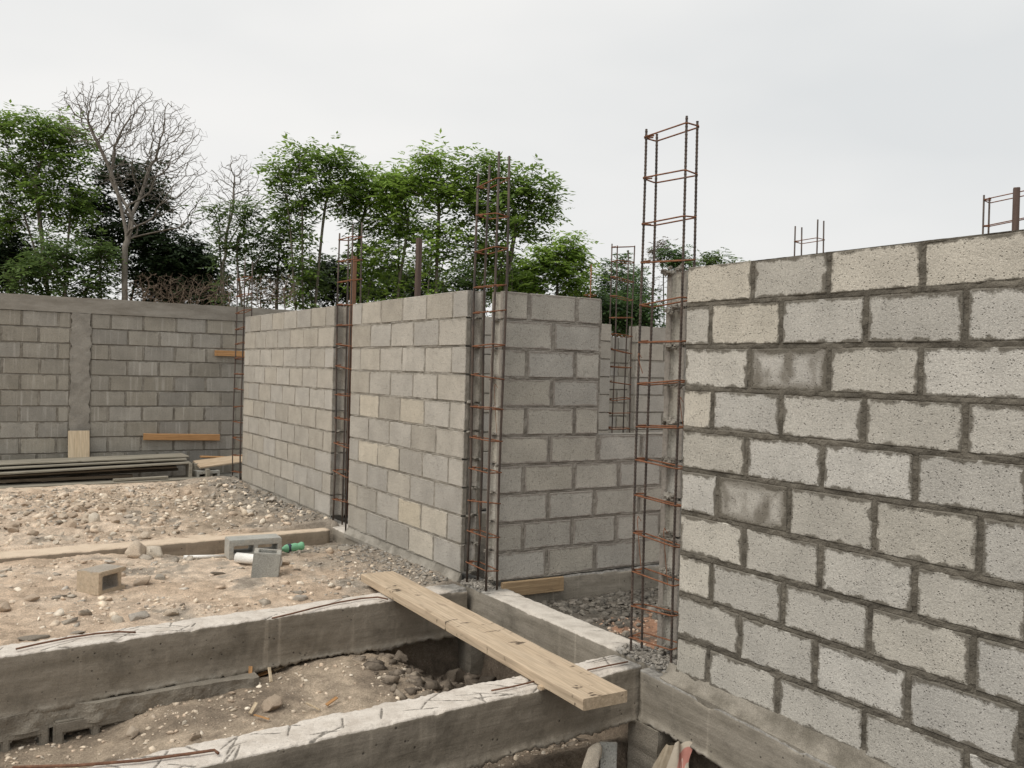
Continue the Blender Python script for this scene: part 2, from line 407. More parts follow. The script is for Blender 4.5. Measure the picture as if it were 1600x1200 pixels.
M_BAR = m_plain('rebar_steel', (.060, .050, .044), (.115, .085, .068), 30, .6, (1, 1, .25), .4, .002, spec=.4, metal=.3)
M_RUST = m_plain('rust_wire', (.15, .066, .036), (.26, .115, .06), 40, .85, bump=.5, dist=.002)
M_PLANK = m_wood('plank_wood', (.50, .355, .215), (.63, .475, .31), (.16, .105, .06), 'y', .75)
M_BRWOOD = m_wood('brown_wood', (.37, .20, .085), (.47, .27, .125), (.20, .10, .045), 'x', .4)
M_BASEWOOD = m_wood('base_wood', (.27, .185, .105), (.36, .26, .155), (.12, .08, .05), 'x', .5)
M_PLY = m_wood('plywood', (.50, .40, .275), (.58, .48, .345), (.36, .28, .19), 'z', .35)
M_GREYWOOD = m_wood('grey_wood', (.20, .182, .145), (.34, .312, .255), (.09, .075, .055), 'x', .75)
M_DARKWOOD = m_wood('dark_wood', (.12, .095, .068), (.19, .15, .11), (.06, .045, .03), 'x', .5)
M_TANWOOD = m_wood('tan_wood', (.40, .30, .20), (.50, .40, .285), (.20, .14, .09), 'x', .5)
M_POST = m_wood('post_wood', (.085, .06, .05), (.13, .09, .075), (.05, .035, .03), 'z', .4)
M_RPOST = m_wood('rust_post', (.20, .105, .065), (.27, .145, .09), (.12, .06, .04), 'z', .4)
M_BARK = m_plain('bark', (.13, .11, .088), (.21, .185, .15), 14, .9, (1, 1, .35), .6, .01)
M_BARKP = m_plain('bark_pale', (.15, .132, .112), (.245, .22, .19), 14, .9, (1, 1, .35), .5, .01)
M_BRUSH = m_plain('dry_twig', (.13, .092, .065), (.23, .175, .13), 14, .9, bump=.3)

# ------------------------------------------------------------------ ground
def g_height(x, y):
    yb1 = 2.03+.075*np.clip(x, -4, 0); yb1m = yb1+.1; yb2m = .28+.05*np.clip(x, -4, 0)
    n = fbm(x*1.3, y*1.3, 0, 3, 4); n2 = fbm(x*6, y*6, 0, 9, 4); n3 = fbm(x*17, y*17, 0, 29, 3)
    rough = .018*n2 + .013*n3 + .006*fbm(x*45, y*45, 0, 39, 2)
    # yard between beam at corner column and the next beam
    y1 = -.035+.018*n - .085*sstep(3.7, 4.4, y)*sstep(-2.2, -1.0, x) + .04*sstep(-.5, -.1, x)*sstep(4.2, 3.4, y)
    y2 = .005+.05*n + .075*np.exp(-(((x+1.7)/.9)**2+((y-5.9)/.8)**2)) + .05*sstep(-.7, -.1, x)
    y3 = -.05+.03*n
    tr = -.37+.03*n + .07*np.exp(-(((x+1.0)/.55)**2+((y-1.75)/.6)**2)) - .11*sstep(-1.9, -2.5, x) - .20*sstep(-.75, -.25, x)*sstep(.3, .9, y) - .06*sstep(1.1, .5, y)
    fr = -.62+.05*n + .30*sstep(-1.0, -2.6, y)
    out = np.where(y > 4.58, y2, y1); out = np.where(y > 8.3, y3, out)
    w1 = sstep(-.06, .06, y-yb1m); out = tr*(1-w1)+out*w1
    w0 = sstep(-.06, .06, y-yb2m); out = fr*(1-w0)+out*w0
    inn = -.13+.03*n
    inn = np.where(y < .35, -.15+.02*n, inn)
    wi = sstep(.04, .14, x); out = out*(1-wi)+inn*wi
    far = sstep(5, 14, np.hypot(x+1, y-3)); out = out*(1-far) + (-.12+.05*n)*far
    amp = 1+.9*sstep(4.6, 4.8, y)*(y < 8.2)
    return out + rough*amp*(1-far*.6)
def g_color(x, y):
    tan = np.array([.60, .465, .345]); tan2 = np.array([.73, .595, .465]); grey = np.array([.31, .275, .23]); mud = np.array([.31, .25, .19])
    dark = np.array([.13, .105, .082]); red = np.array([.40, .235, .155])
    n = fbm(x*1.1, y*1.1, 0, 41, 4); n2 = fbm(x*3.3, y*3.3, 0, 51, 5); n3 = fbm(x*9, y*9, 0, 61, 3)
    c = tan+(tan2-tan)*sstep(-.3, .4, n2)[..., None]
    def lay(c, col, f): return c*(1-f[..., None])+col*f[..., None]
    # rubble heap of greyish spoil behind the second beam
    c = lay(c, np.array([.43, .35, .265]), .75*sstep(-.25, .25, n+.35*n3)*sstep(4.6, 4.9, y)*sstep(8.1, 7.6, y)*sstep(-2.9, -1.2, x))
    c = lay(c, grey, .85*sstep(-1.1, -.15, x+.45*n2)*(x < .1)*(y > 2.0))
    c = lay(c, grey, .75*sstep(.28, .5, n2+.3*n3)*(y > 2.1)*(y < 8))
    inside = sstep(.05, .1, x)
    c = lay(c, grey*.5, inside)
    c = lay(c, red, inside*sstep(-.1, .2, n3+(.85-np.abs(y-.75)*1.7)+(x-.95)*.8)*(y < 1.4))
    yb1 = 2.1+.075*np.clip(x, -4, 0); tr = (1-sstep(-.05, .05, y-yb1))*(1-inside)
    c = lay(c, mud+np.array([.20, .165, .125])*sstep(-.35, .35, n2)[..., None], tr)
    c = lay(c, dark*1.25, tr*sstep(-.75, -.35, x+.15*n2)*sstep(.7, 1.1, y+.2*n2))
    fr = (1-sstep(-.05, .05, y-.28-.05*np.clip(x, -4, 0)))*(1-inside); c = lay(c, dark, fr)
    far = sstep(9.5, 12, y); c = lay(c, np.array([.20, .17, .11]), far)
    return np.clip(c, .01, .9)
def axis_pts(lo, hi, step, far):
    mid = np.arange(lo, hi+1e-6, step); a = []; d = step; p = hi
    while p < far: d *= 1.28; p += d; a.append(p)
    b = []; d = step; p = lo
    while p > -far: d *= 1.28; p -= d; b.append(p)
    return np.array(b[::-1]+list(mid)+a)
gx = axis_pts(-3.5, 2.0, .022, 900); gy = axis_pts(-.7, 9.2, .022, 900)
X, Y = np.meshgrid(gx, gy, indexing='ij'); Z = g_height(X, Y)
V = np.stack([X, Y, Z], -1).reshape(-1, 3)
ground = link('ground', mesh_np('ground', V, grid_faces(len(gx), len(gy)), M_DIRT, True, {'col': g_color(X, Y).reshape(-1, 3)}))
tag(ground, 'bare tan building ground strewn with rubble between concrete beams', None, None, 'structure')
def gz(x, y): return float(g_height(np.array([x]), np.array([y]))[0])

# ------------------------------------------------------------------ block walls
def ico(sub=1):
    bm = bmesh.new(); bmesh.ops.create_icosphere(bm, subdivisions=sub, radius=1.0)
    V = np.array([v.co[:] for v in bm.verts]); Fc = np.array([[v.index for v in f.verts] for f in bm.faces]); bm.free(); return V, Fc
ICO1 = ico(1); ICO2 = ico(2); ICO3 = ico(3)
def lump(mb, c, r, flat=(1, 1, 1)):
    V, Fc = ICO2; s = rng.random()*50
    d = 1+.62*vnoise(V[:, 0]*1.6+s, V[:, 1]*1.6, V[:, 2]*1.6, 3)+.34*vnoise(V[:, 0]*4+s, V[:, 1]*4, V[:, 2]*4, 4)
    mb.add((V*d[:, None]*r*np.array(flat)+np.array(c)).tolist(), Fc.tolist())

def build_wall(name, label, cat, origin, rotz, thick, rects, mort, gap=.014, bed=.014, amp=.005, ov=.010, res=.012, seed=0, group=None, inset=.03,
               base=.003, jit=.0012, zmin=None, lumps=(), bedrec=0.0):
    """rects: (s0,s1,z0,z1,mat,gl,gr) joint centre to joint centre; local x along wall, y into wall, front at y=0"""
    root = empty(name, origin, rotz, label=label, cat=cat, group=group)
    cache = {}; R = []
    smin = min(r[0] for r in rects); smax = max(r[1] for r in rects)
    for (s0, s1, z0, z1, mat, gl, gr_) in rects:
        a = s0 + (0 if abs(s0-smin) < 1e-4 or gl else gap/2); b = s1 - (0 if abs(s1-smax) < 1e-4 or gr_ else gap/2)
        z_0 = z0+bed/2; z_1 = z1-bed/2; R.append((a, b, z_0, z_1))
        k = rng.randrange(3); key = (round(b-a, 3), round(z_1-z_0, 3), mat.name, gl, gr_, k)
        if key not in cache:
            if gl or gr_: me = grooved(b-a, thick, z_1-z_0, mat, gl, gr_)
            else: me = fix_normals(mesh_py('block', *cbox(b-a, thick, z_1-z_0, .005, .0016), mat))
            cache[key] = me
        o = link('block', cache[key], root, ((a+b)/2, rng.uniform(-jit, jit), (z_0+z_1)/2))
        o.rotation_euler = (rng.gauss(0, .003), rng.gauss(0, .0035), rng.gauss(0, .002))
    zlo = min(r[2] for r in rects) if zmin is None else zmin; zhi = max(r[3] for r in rects)
    us = np.arange(smin+.004, smax-.002, res); zs = np.arange(zlo, zhi-bed*.55, res)
    S, Zg = np.meshgrid(us, zs, indexing='ij'); dep = np.full(S.shape, -1.0)
    inrow = np.zeros(S.shape, bool)
    for a, b, c, d in R:
        i0, i1 = np.searchsorted(us, (a, b)); j0, j1 = np.searchsorted(zs, (c, d))
        if i1 > i0 and j1 > j0:
            q = np.minimum(np.minimum(S[i0:i1, j0:j1]-a, b-S[i0:i1, j0:j1]), np.minimum(Zg[i0:i1, j0:j1]-c, d-Zg[i0:i1, j0:j1])); dep[i0:i1, j0:j1] = np.maximum(dep[i0:i1, j0:j1], q)
        j0, j1 = np.searchsorted(zs, (c-bed, d+bed)); i0, i1 = np.searchsorted(us, (a-gap, b+gap)); inrow[i0:i1, j0:j1] = True
    n = fbm(S*28+seed, Zg*28, 0, seed+1, 4, .6)+.6*fbm(S*7, Zg*7, 0, seed+5, 2)
    yy = base - n*amp
    if bedrec:
        for zz in sorted({round(r[2], 4) for r in rects}): yy = yy+bedrec*np.exp(-((Zg-zz)/(bed*.55))**2)
    yy = np.where(dep > 0, yy+np.clip(dep/ov, 0, 1)*.016, yy); yy = np.where(dep > ov, .022, yy)
    V = np.stack([S, yy, Zg], -1).reshape(-1, 3); Fq = grid_faces(len(us), len(zs))
    ok = inrow.reshape(-1)[Fq].all(1) & ~((dep.reshape(-1)[Fq] > ov*1.3).all(1)); Fq = Fq[ok]
    # core behind the sheet, one slab for each course so that openings stay open
    mbm = MB(); rows = {}
    for a, b, c, d in R: rows.setdefault(round((c+d)/2/.1), []).append((a, b, c, d))
    for k, q in rows.items():
        a = min(t[0] for t in q)+inset; b = max(t[1] for t in q)-inset; c = min(t[2] for t in q)-bed*.46; d = min(max(t[3] for t in q)+bed*.40, zhi-bed*.6)
        cx = [(a, .015, c), (b, .015, c), (b, thick-.008, c), (a, thick-.008, c), (a, .015, d), (b, .015, d), (b, thick-.008, d), (a, thick-.008, d)]
        mbm.add(cx, [(0, 3, 2, 1), (4, 5, 6, 7), (0, 1, 5, 4), (1, 2, 6, 5), (2, 3, 7, 6), (3, 0, 4, 7)])
    for c, r, fl in lumps: lump(mbm, c, r, fl)
    nV = len(V); fl = [tuple(f) for f in Fq.tolist()] + [tuple(i+nV for i in f) for f in mbm.F]
    me = mesh_py('mortar', V.tolist()+mbm.V, fl, mort)
    bm = bmesh.new(); bm.from_mesh(me); bmesh.ops.delete(bm, geom=[v for v in bm.verts if not v.link_faces], context='VERTS'); bm.to_mesh(me); bm.free()
    link('mortar', me, root)
    return root

# --- near right wall (face on x=0, running towards the camera)
BZ = [(1.997, .0078), (1.803, 0), (1.602, .0011), (1.403, 0), (1.208, 0), (1.012, .0011), (.806, .0095), (.607, .0069), (.411, .0115), (.207, .0123), (.022, .014)]
RJ = [[-.418, -.828, -1.246], [-.164, -.586, -1.008, -1.417], [-.412, -.842, -1.251], [-.192, -.602, -1.014, -1.430], [-.411, -.826, -1.244],
      [-.239, -.660, -1.076, -1.497], [-.415, -.831, -1.255], [-.219, -.646, -1.070, -1.487], [-.404, -.821, -1.244], [-.213, -.630, -1.057]]
rects = []
for k in range(10):
    js = [0.0]+RJ[k]
    while js[-1] > -3.3: js.append(js[-1]-.417+rng.uniform(-.006, .006))
    for i in range(len(js)-1):
        s0, s1 = -js[i], -js[i+1]; ym = (js[i]+js[i+1])/2
        z1 = BZ[k][0]+BZ[k][1]*ym; z0 = BZ[k+1][0]+BZ[k+1][1]*ym
        m = M_BLK_RT if k == 0 and i != 1 else M_BLK_R
        if (k, i) in ((2, 1), (5, 1)): m = M_BLK_RS
        if (k, i) in ((1, 1), (3, 0)): m = M_BLK_RT
        rects.append((s0, s1, z0, z1, m, False, False))
build_wall('block_wall', 'near pale concrete block wall with thick dark mortar joints filling the right side', 'wall', (0, 0, 0), -math.pi/2, .15, rects, M_MOR_R,
           gap=.020, bed=.019, amp=.009, ov=.018, res=.008, seed=3, base=.002, zmin=-.01)

# --- middle wall: near and far segments
def seg_rects(L_mod, nrow, z0, h, mod, first_half, mat_fn, gl=False, gr_=False, s_off=0.0):
    out = []
    for k in range(nrow):
        zt = z0+h*(nrow-k); zb = zt-h; tot = L_mod*mod
        half = (k % 2 == 0) == first_half
        js = [0.0]+[(i+.5 if half else i+1)*mod+rng.uniform(-.008, .008) for i in range(L_mod if half else L_mod-1)]+[tot]
        for i in range(len(js)-1):
            out.append((js[i]+s_off, js[i+1]+s_off, zb, zt, mat_fn(k, i), gl and i == 0, gr_ and i == len(js)-2))
    return out
XM = .018
# local s runs towards -y, so s=0 is the far end of the segment
yM0, yM1 = 2.2013, 2.2013+5*.4101
CREAM = {(4, 1), (4, 3), (6, 1), (6, 2), (8, 4), (8, 3), (9, 3)}
mm = lambda k, i: M_BLK_CR if (k, i) in CREAM else M_BLK_M
lum = [((5*.4101+rng.uniform(-.01, .012), rng.uniform(.02, .13), .0606+.196*k+rng.uniform(-.01, .01)), rng.uniform(.012, .022), (1, 1.2, .6)) for k in range(10) for _ in range(2)]
build_wall('block_wall', 'grey block wall segment with a few cream blocks between two rebar columns', 'wall', (XM, yM1, 0), -math.pi/2, .15,
           seg_rects(5, 10, .0606, .196, .4101, True, mm, True, True), M_MOR_M, gap=.013, bed=.013, amp=.0085, ov=.018, res=.011, seed=21, base=.0035, jit=.002, lumps=lum)
yF0 = 4.693; yF1 = yF0+7*.41
lum = [((7*.41+rng.uniform(-.01, .012), rng.uniform(.02, .13), .079+.195*k+rng.uniform(-.01, .01)), rng.uniform(.012, .02), (1, 1.2, .6)) for k in range(10)]
build_wall('block_wall', 'grey block wall segment at the back, ending at the boundary wall', 'wall', (XM, yF1, 0), -math.pi/2, .15,
           seg_rects(7, 10, .079, .195, .41, True, lambda k, i: M_BLK_M, True, True), M_MOR_M, gap=.013, bed=.013, amp=.008, ov=.018, res=.014, seed=37, base=.0035, jit=.002, lumps=lum)
# --- corner wall facing the camera, with a window opening to its right
XV, YV, ZV, HV = .1332, 1.914, .0428, .1962
rects = []
for k in range(10):
    zt = ZV+HV*(10-k); n = 2 if k < 5 else 6
    if k < 5: half = k % 2 == 0
    else: half = k % 2 == 0
    js = [0.0]+[((i+.5) if half else (i+1))*.41+rng.uniform(-.012, .012) for i in range(n if half else n-1)]+[n*.41]
    for i in range(len(js)-1): rects.append((js[i], js[i+1], zt-HV, zt, M_BLK_V, i == 0, i == len(js)-2))
lum = [((rng.uniform(-.012, .008), rng.uniform(.02, .13), ZV+HV*k+rng.uniform(-.01, .01)), rng.uniform(.01, .02), (1, 1.2, .6)) for k in range(10)]
build_wall('block_wall', 'grey corner block wall facing the camera with a window opening on its right', 'wall', (XV, YV, 0), 0, .15, rects, M_MOR_V,
           gap=.024, bed=.015, amp=.008, ov=.018, res=.010, seed=51, base=.003, lumps=lum)
# --- wall end behind the tall near cage
rects = seg_rects(2, 10, .035, .1975, .41, True, lambda k, i: M_BLK_V, True, False)
lum = [((rng.uniform(-.025, .012), rng.uniform(.01, .14), .035+.1975*k+rng.uniform(-.02, .02)), rng.uniform(.008, .022), (1, 1.0, .9)) for k in range(11) for _ in range(6)]
build_wall('block_wall', 'end of a block wall with oozing mortar right behind the tall near rebar cage', 'wall', (.175, .195, 0), 0, .15, rects, M_MOR_V, gap=.014, bed=.014, seed=63, lumps=lum)
# --- back wall seen through the window and the corner gap
YC = 4.74
rects = seg_rects(7, 10, .04, .198, .41, False, lambda k, i: M_BLK_M, False, True)
build_wall('block_wall', 'distant block wall glimpsed through the gap of the corner column', 'wall', (.42, YC, 0), 0, .15, rects, M_MOR_M, gap=.012, bed=.012, res=.025, seed=71, base=.001)
rects = seg_rects(4, 10, .04, .198, .41, True, lambda k, i: M_BLK_M, True, False)
build_wall('block_wall', 'distant pale block wall right of the far cage in the window opening', 'wall', (3.66, YC, 0), 0, .15, rects, M_MOR_M, gap=.012, bed=.012, res=.025, seed=73, base=.001)

rects = seg_rects(8, 10, .04, .198, .41, True, lambda k, i: M_BLK_F, False, False)
build_wall('block_wall', 'dim block wall deep behind the far rebar cage', 'wall', (4.1, 7.4, 0), 0, .15, rects, M_MOR_F, gap=.014, bed=.014, res=.03, seed=75)
# --- boundary wall at the back
YFN = 9.35; ZT = 2.056; HF = .1965; NR = 11
rects = []; x_l, x_r = -4.4, 2.6
for k in range(NR):
    zt = ZT-HF*k; zb = zt-HF
    off = -1.195 if k % 2 == 0 else -.99
    jr = [-1.42]+[off+.4*i+rng.uniform(-.01, .01) for i in range(10) if off+.4*i > -1.30]; jr = [j for j in jr if j < x_r-.1]+[x_r]
    offl = -1.79 if k % 2 == 0 else -2.0
    jl = [x_l]+sorted(offl-.41*i+rng.uniform(-.01, .01) for i in range(7) if offl-.41*i > x_l+.1)+[-1.655]
    for js in (jl, jr):
        for i in range(len(js)-1): rects.append((js[i]-x_l, js[i+1]-x_l, zb, zt, M_BLK_F, False, False))
fence = build_wall('boundary_wall', 'long weathered block boundary wall with concrete cap and pilaster at the back', 'wall', (x_l, YFN, 0), 0, .15, rects, M_MOR_F,
                   gap=.022, bed=.012, amp=.005, ov=.012, res=.012, seed=81, base=.0025, inset=.0, bedrec=.011, jit=.0035)
def slab(name, mat, parent, x0, x1, y0, y1, z0, z1, res=.03, amp=.006, seed=0, ragged=0.0):
    """rough cast slab, front face (y0) and top displaced"""
    nu = max(2, int((x1-x0)/res)+1); nv = max(2, int((z1-z0)/res)+1)
    u = np.linspace(x0, x1, nu); w = np.linspace(z0, z1, nv); U, W = np.meshgrid(u, w, indexing='ij')
    Yq = y0+amp*fbm(U*6, W*6, 0, seed, 4)
    edge = np.minimum(np.minimum(U-x0, x1-U), 1)*0; Uo = U.copy(); Wo = W.copy()
    if ragged:
        e = np.where((U-x0) < 1e-6, 1, np.where((x1-U) < 1e-6, 1, 0)); Uo = U+e*ragged*fbm(W*22, U*3, 0, seed+3, 3)
    Wo = W+np.where((z1-W) < 1e-6, .006*fbm(U*9, U*0, 0, seed+4, 3), 0)
    fr = np.stack([Uo, Yq, Wo], -1).reshape(-1, 3)
    Vv = fr.tolist(); Fc = [tuple(f) for f in grid_faces(nu, nv).tolist()]; n0 = len(Vv)
    bk = fr.copy(); bk[:, 1] = y1; Vv += bk.tolist(); Fc += [tuple(f[::-1]) for f in (grid_faces(nu, nv)+n0).tolist()]
    id_ = lambda i, j: i*nv+j
    for i in range(nu-1):
        for j in (0, nv-1): Fc.append((id_(i, j), id_(i+1, j), n0+id_(i+1, j), n0+id_(i, j)))
    for j in range(nv-1):
        for i in (0, nu-1): Fc.append((id_(i, j), id_(i, j+1), n0+id_(i, j+1), n0+id_(i, j)))
    return link(name, fix_normals(mesh_py(name, Vv, Fc, mat)), parent)
slab('cap_beam', M_CAP, fence, -.02, x_r-x_l+.02, -.012, .165, 2.052, 2.246, .04, .008, 5)
slab('pilaster', M_PIL, fence, -1.652-x_l, -1.424-x_l, -.012, .16, -.15, 2.05, .02, .012, 6, ragged=.03)

# ------------------------------------------------------------------ foundation beams
def beam(name, label, p0, p1, wid, zt, zb, mat, lres=.02, scr=0, seed=0, grey_fn=None, group='foundation beams', zslope=0.0, tneg=.012, lipw=.02, drop=0.0):
    """p0->p1 = line of the front top edge; section spans wid to its left"""
    p0 = np.array(p0, float); p1 = np.array(p1, float); ln = np.linalg.norm(p1-p0); d = (p1-p0)/ln; nrm = np.array([-d[1], d[0]])
    nu = int(ln/lres)+1; u = np.linspace(0, ln, nu)
    fs = np.linspace(zb, zt, 19); ts = np.linspace(0, wid, max(10, int(wid/(lres*.85))))
    sec = [(0, z) for z in fs] + [(t, zt) for t in ts[1:-1]] + [(wid, z) for z in fs[::-1]] + [(t, zb) for t in np.linspace(wid, 0, 5)[1:-1]]
    sec = np.array(sec); nv = len(sec)
    U, T = np.meshgrid(u, sec[:, 0], indexing='ij'); _, Zs = np.meshgrid(u, sec[:, 1], indexing='ij')
    Wx = p0[0]+d[0]*U; Wy = p0[1]+d[1]*U
    top = np.broadcast_to(((np.abs(sec[:, 1]-zt) < 1e-6)).astype(float), U.shape).copy()
    n = fbm(U*5, T*5+Zs*5, Zs*5, seed, 4); nf = fbm(U*30, T*30, Zs*30, seed+7, 3)
    To = T.copy(); Zo = Zs.copy()
    side_f = (T < 1e-6); side_b = (np.abs(T-wid) < 1e-6)
    disp = .006*n+.003*nf-.004*np.exp(-((Zs-(zb+.36*(zt-zb))+.004*n)/.006)**2)-.003*np.exp(-((Zs-(zb+.70*(zt-zb))+.004*n)/.005)**2)
    lip = sstep(zb+lipw+.012, zb+lipw*.3, Zs+.008*n)*((side_f | side_b)).astype(float)
    To = To - np.where(side_f, disp+lip*tneg, 0) + np.where(side_b, disp+lip*tneg, 0)
    Zo = Zo + top*(.005*n+.0025*nf)
    # chipped upper arrises
    chip = np.clip(fbm(U*11, U*0, 0, seed+13, 4)*1.6-.2, 0, 1)*.022+.004
    ef = np.exp(-(np.hypot(T, Zs-zt)/.014)**2); eb = np.exp(-(np.hypot(T-wid, Zs-zt)/.014)**2)
    Zo -= (ef+eb)*chip; To += ef*chip*.5-eb*chip*.5
    bot = np.exp(-((Zs-zb)/.022)**2); Zo += bot*(.026*fbm(U*30, U*0, 0, seed+17, 5, .7)+.022*fbm(U*5, U*0, 0, seed+18, 2))
    dirt = np.zeros(U.shape); r = random.Random(seed)  # dirt: scratch groove mask, its dark colour stands in for weak groove shade
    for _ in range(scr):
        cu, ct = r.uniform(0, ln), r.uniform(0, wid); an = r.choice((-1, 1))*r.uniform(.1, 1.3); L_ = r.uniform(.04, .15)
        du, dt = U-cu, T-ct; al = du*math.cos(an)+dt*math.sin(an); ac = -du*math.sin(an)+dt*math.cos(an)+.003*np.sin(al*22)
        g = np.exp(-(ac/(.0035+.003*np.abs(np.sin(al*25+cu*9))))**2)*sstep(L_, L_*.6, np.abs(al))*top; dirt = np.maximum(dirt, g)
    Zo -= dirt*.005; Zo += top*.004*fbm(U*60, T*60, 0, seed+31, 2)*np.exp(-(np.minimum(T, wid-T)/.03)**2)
    Zo += zslope*U
    Px = Wx+nrm[0]*To; Py = Wy+nrm[1]*To
    og = np.array([p0[0], p0[1], zt])
    Vv = np.stack([Px, Py, Zo], -1).reshape(-1, 3)-og
    gr_ = np.zeros(U.shape) if grey_fn is None else grey_fn(Px, Py)
    Fq = grid_faces(nu, nv, True)
    me = mesh_np(name, Vv, Fq, mat, False, {'top': top.reshape(-1), 'dirt': dirt.reshape(-1), 'lip': lip.reshape(-1), 'grey': gr_.reshape(-1)})  # dirt attribute passes the painted groove shade to the beam material
    bm = bmesh.new(); bm.from_mesh(me); bm.verts.ensure_lookup_table()
    bm.faces.new([bm.verts[i] for i in range(nv)]); bm.faces.new([bm.verts[(nu-1)*nv+i] for i in range(nv)][::-1])
    bmesh.ops.recalc_face_normals(bm, faces=bm.faces); bm.to_mesh(me); bm.free()
    o = link(name, me, None, og); tag(o, label, 'beam', group); return o
gA = lambda x, y: sstep(.34, .16, np.hypot(x-.1, y-.25)+.06*fbm(x*9, y*9, 0, 5, 3))
gB = lambda x, y: sstep(.42, .2, np.hypot(x-.12, y-2.1)+.06*fbm(x*9, y*9, 0, 6, 3))
gAB = lambda x, y: np.maximum(np.maximum(gA(x, y), gB(x, y)), sstep(.3, .1, y))
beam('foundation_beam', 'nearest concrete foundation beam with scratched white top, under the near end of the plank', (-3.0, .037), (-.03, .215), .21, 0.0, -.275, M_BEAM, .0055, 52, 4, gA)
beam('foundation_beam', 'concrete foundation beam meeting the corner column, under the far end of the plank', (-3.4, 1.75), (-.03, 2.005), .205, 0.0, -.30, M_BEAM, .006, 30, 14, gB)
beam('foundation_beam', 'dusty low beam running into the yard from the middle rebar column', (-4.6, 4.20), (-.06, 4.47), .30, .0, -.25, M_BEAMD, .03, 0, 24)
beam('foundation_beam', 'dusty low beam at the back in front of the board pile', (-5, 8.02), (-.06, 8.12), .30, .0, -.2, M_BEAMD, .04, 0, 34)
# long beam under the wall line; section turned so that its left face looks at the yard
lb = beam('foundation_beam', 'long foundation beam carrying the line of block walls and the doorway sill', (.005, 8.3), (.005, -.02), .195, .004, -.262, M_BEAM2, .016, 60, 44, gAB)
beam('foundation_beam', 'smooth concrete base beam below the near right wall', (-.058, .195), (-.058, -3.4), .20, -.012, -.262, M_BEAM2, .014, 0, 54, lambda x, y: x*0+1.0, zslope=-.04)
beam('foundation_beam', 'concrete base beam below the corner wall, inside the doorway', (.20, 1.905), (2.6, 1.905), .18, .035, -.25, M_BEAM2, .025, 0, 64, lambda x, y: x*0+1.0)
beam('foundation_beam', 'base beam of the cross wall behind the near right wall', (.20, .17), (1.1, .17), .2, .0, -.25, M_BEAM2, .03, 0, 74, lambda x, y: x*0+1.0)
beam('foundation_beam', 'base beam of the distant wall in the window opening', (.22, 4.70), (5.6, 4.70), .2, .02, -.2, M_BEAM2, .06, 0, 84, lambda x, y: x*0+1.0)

def fillet(name, label, y0, y1, x_out, x_in, z_out, z_in, mat, seed, amp=.012, slope=0.0):
    nu = int(abs(y1-y0)/.014)+1; v = np.linspace(0, 1, 9); u = np.linspace(y0, y1, nu); U, W = np.meshgrid(u, v, indexing='ij')
    n = fbm(U*9, W*2, 0, seed, 5, .6); Xq = x_out+(x_in-x_out)*W; zo = z_out+slope*(U-y0); Zq = zo+(z_in-zo)*W**1.5+amp*n*(W*(1-W)*2.2+.35)
    Vv = np.stack([Xq, U, Zq], -1).reshape(-1, 3); n0 = len(Vv); lo = Vv.copy(); lo[:, 2] = (zo-.03).reshape(-1)
    Fc = grid_faces(nu, 9).tolist()+[f[::-1] for f in (grid_faces(nu, 9)+n0).tolist()]
    for i in range(nu-1):
        for j in (0, 8): Fc.append([i*9+j, (i+1)*9+j, n0+(i+1)*9+j, n0+i*9+j])
    for j in range(8):
        for i in (0, nu-1): Fc.append([i*9+j, i*9+j+1, n0+i*9+j+1, n0+i*9+j])
    og = np.array([x_out, y0, z_out]); o = link(name, fix_normals(mesh_py(name, np.vstack([Vv, lo])-og, Fc, mat)), None, og); tag(o, label, 'mortar bed'); return o
M_MOR_L = m_mortar('mortar_ledge', (.16, .143, .115), (.30, .272, .228))
fillet('mortar_ledge', 'sloping rough mortar ledge along the foot of the near right wall', .06, -3.3, -.050, .012, -.014, .052, M_MOR_L, 7, .024, .04)
fillet('mortar_ledge', 'rough mortar bed under the cream blocked middle wall segment', 4.26, 2.2, -.012, .03, .0, .064, M_MOR_M, 8)
fillet('mortar_ledge', 'rough mortar bed under the back grey wall segment', 7.55, 4.69, -.012, .03, .0, .082, M_MOR_M, 9)

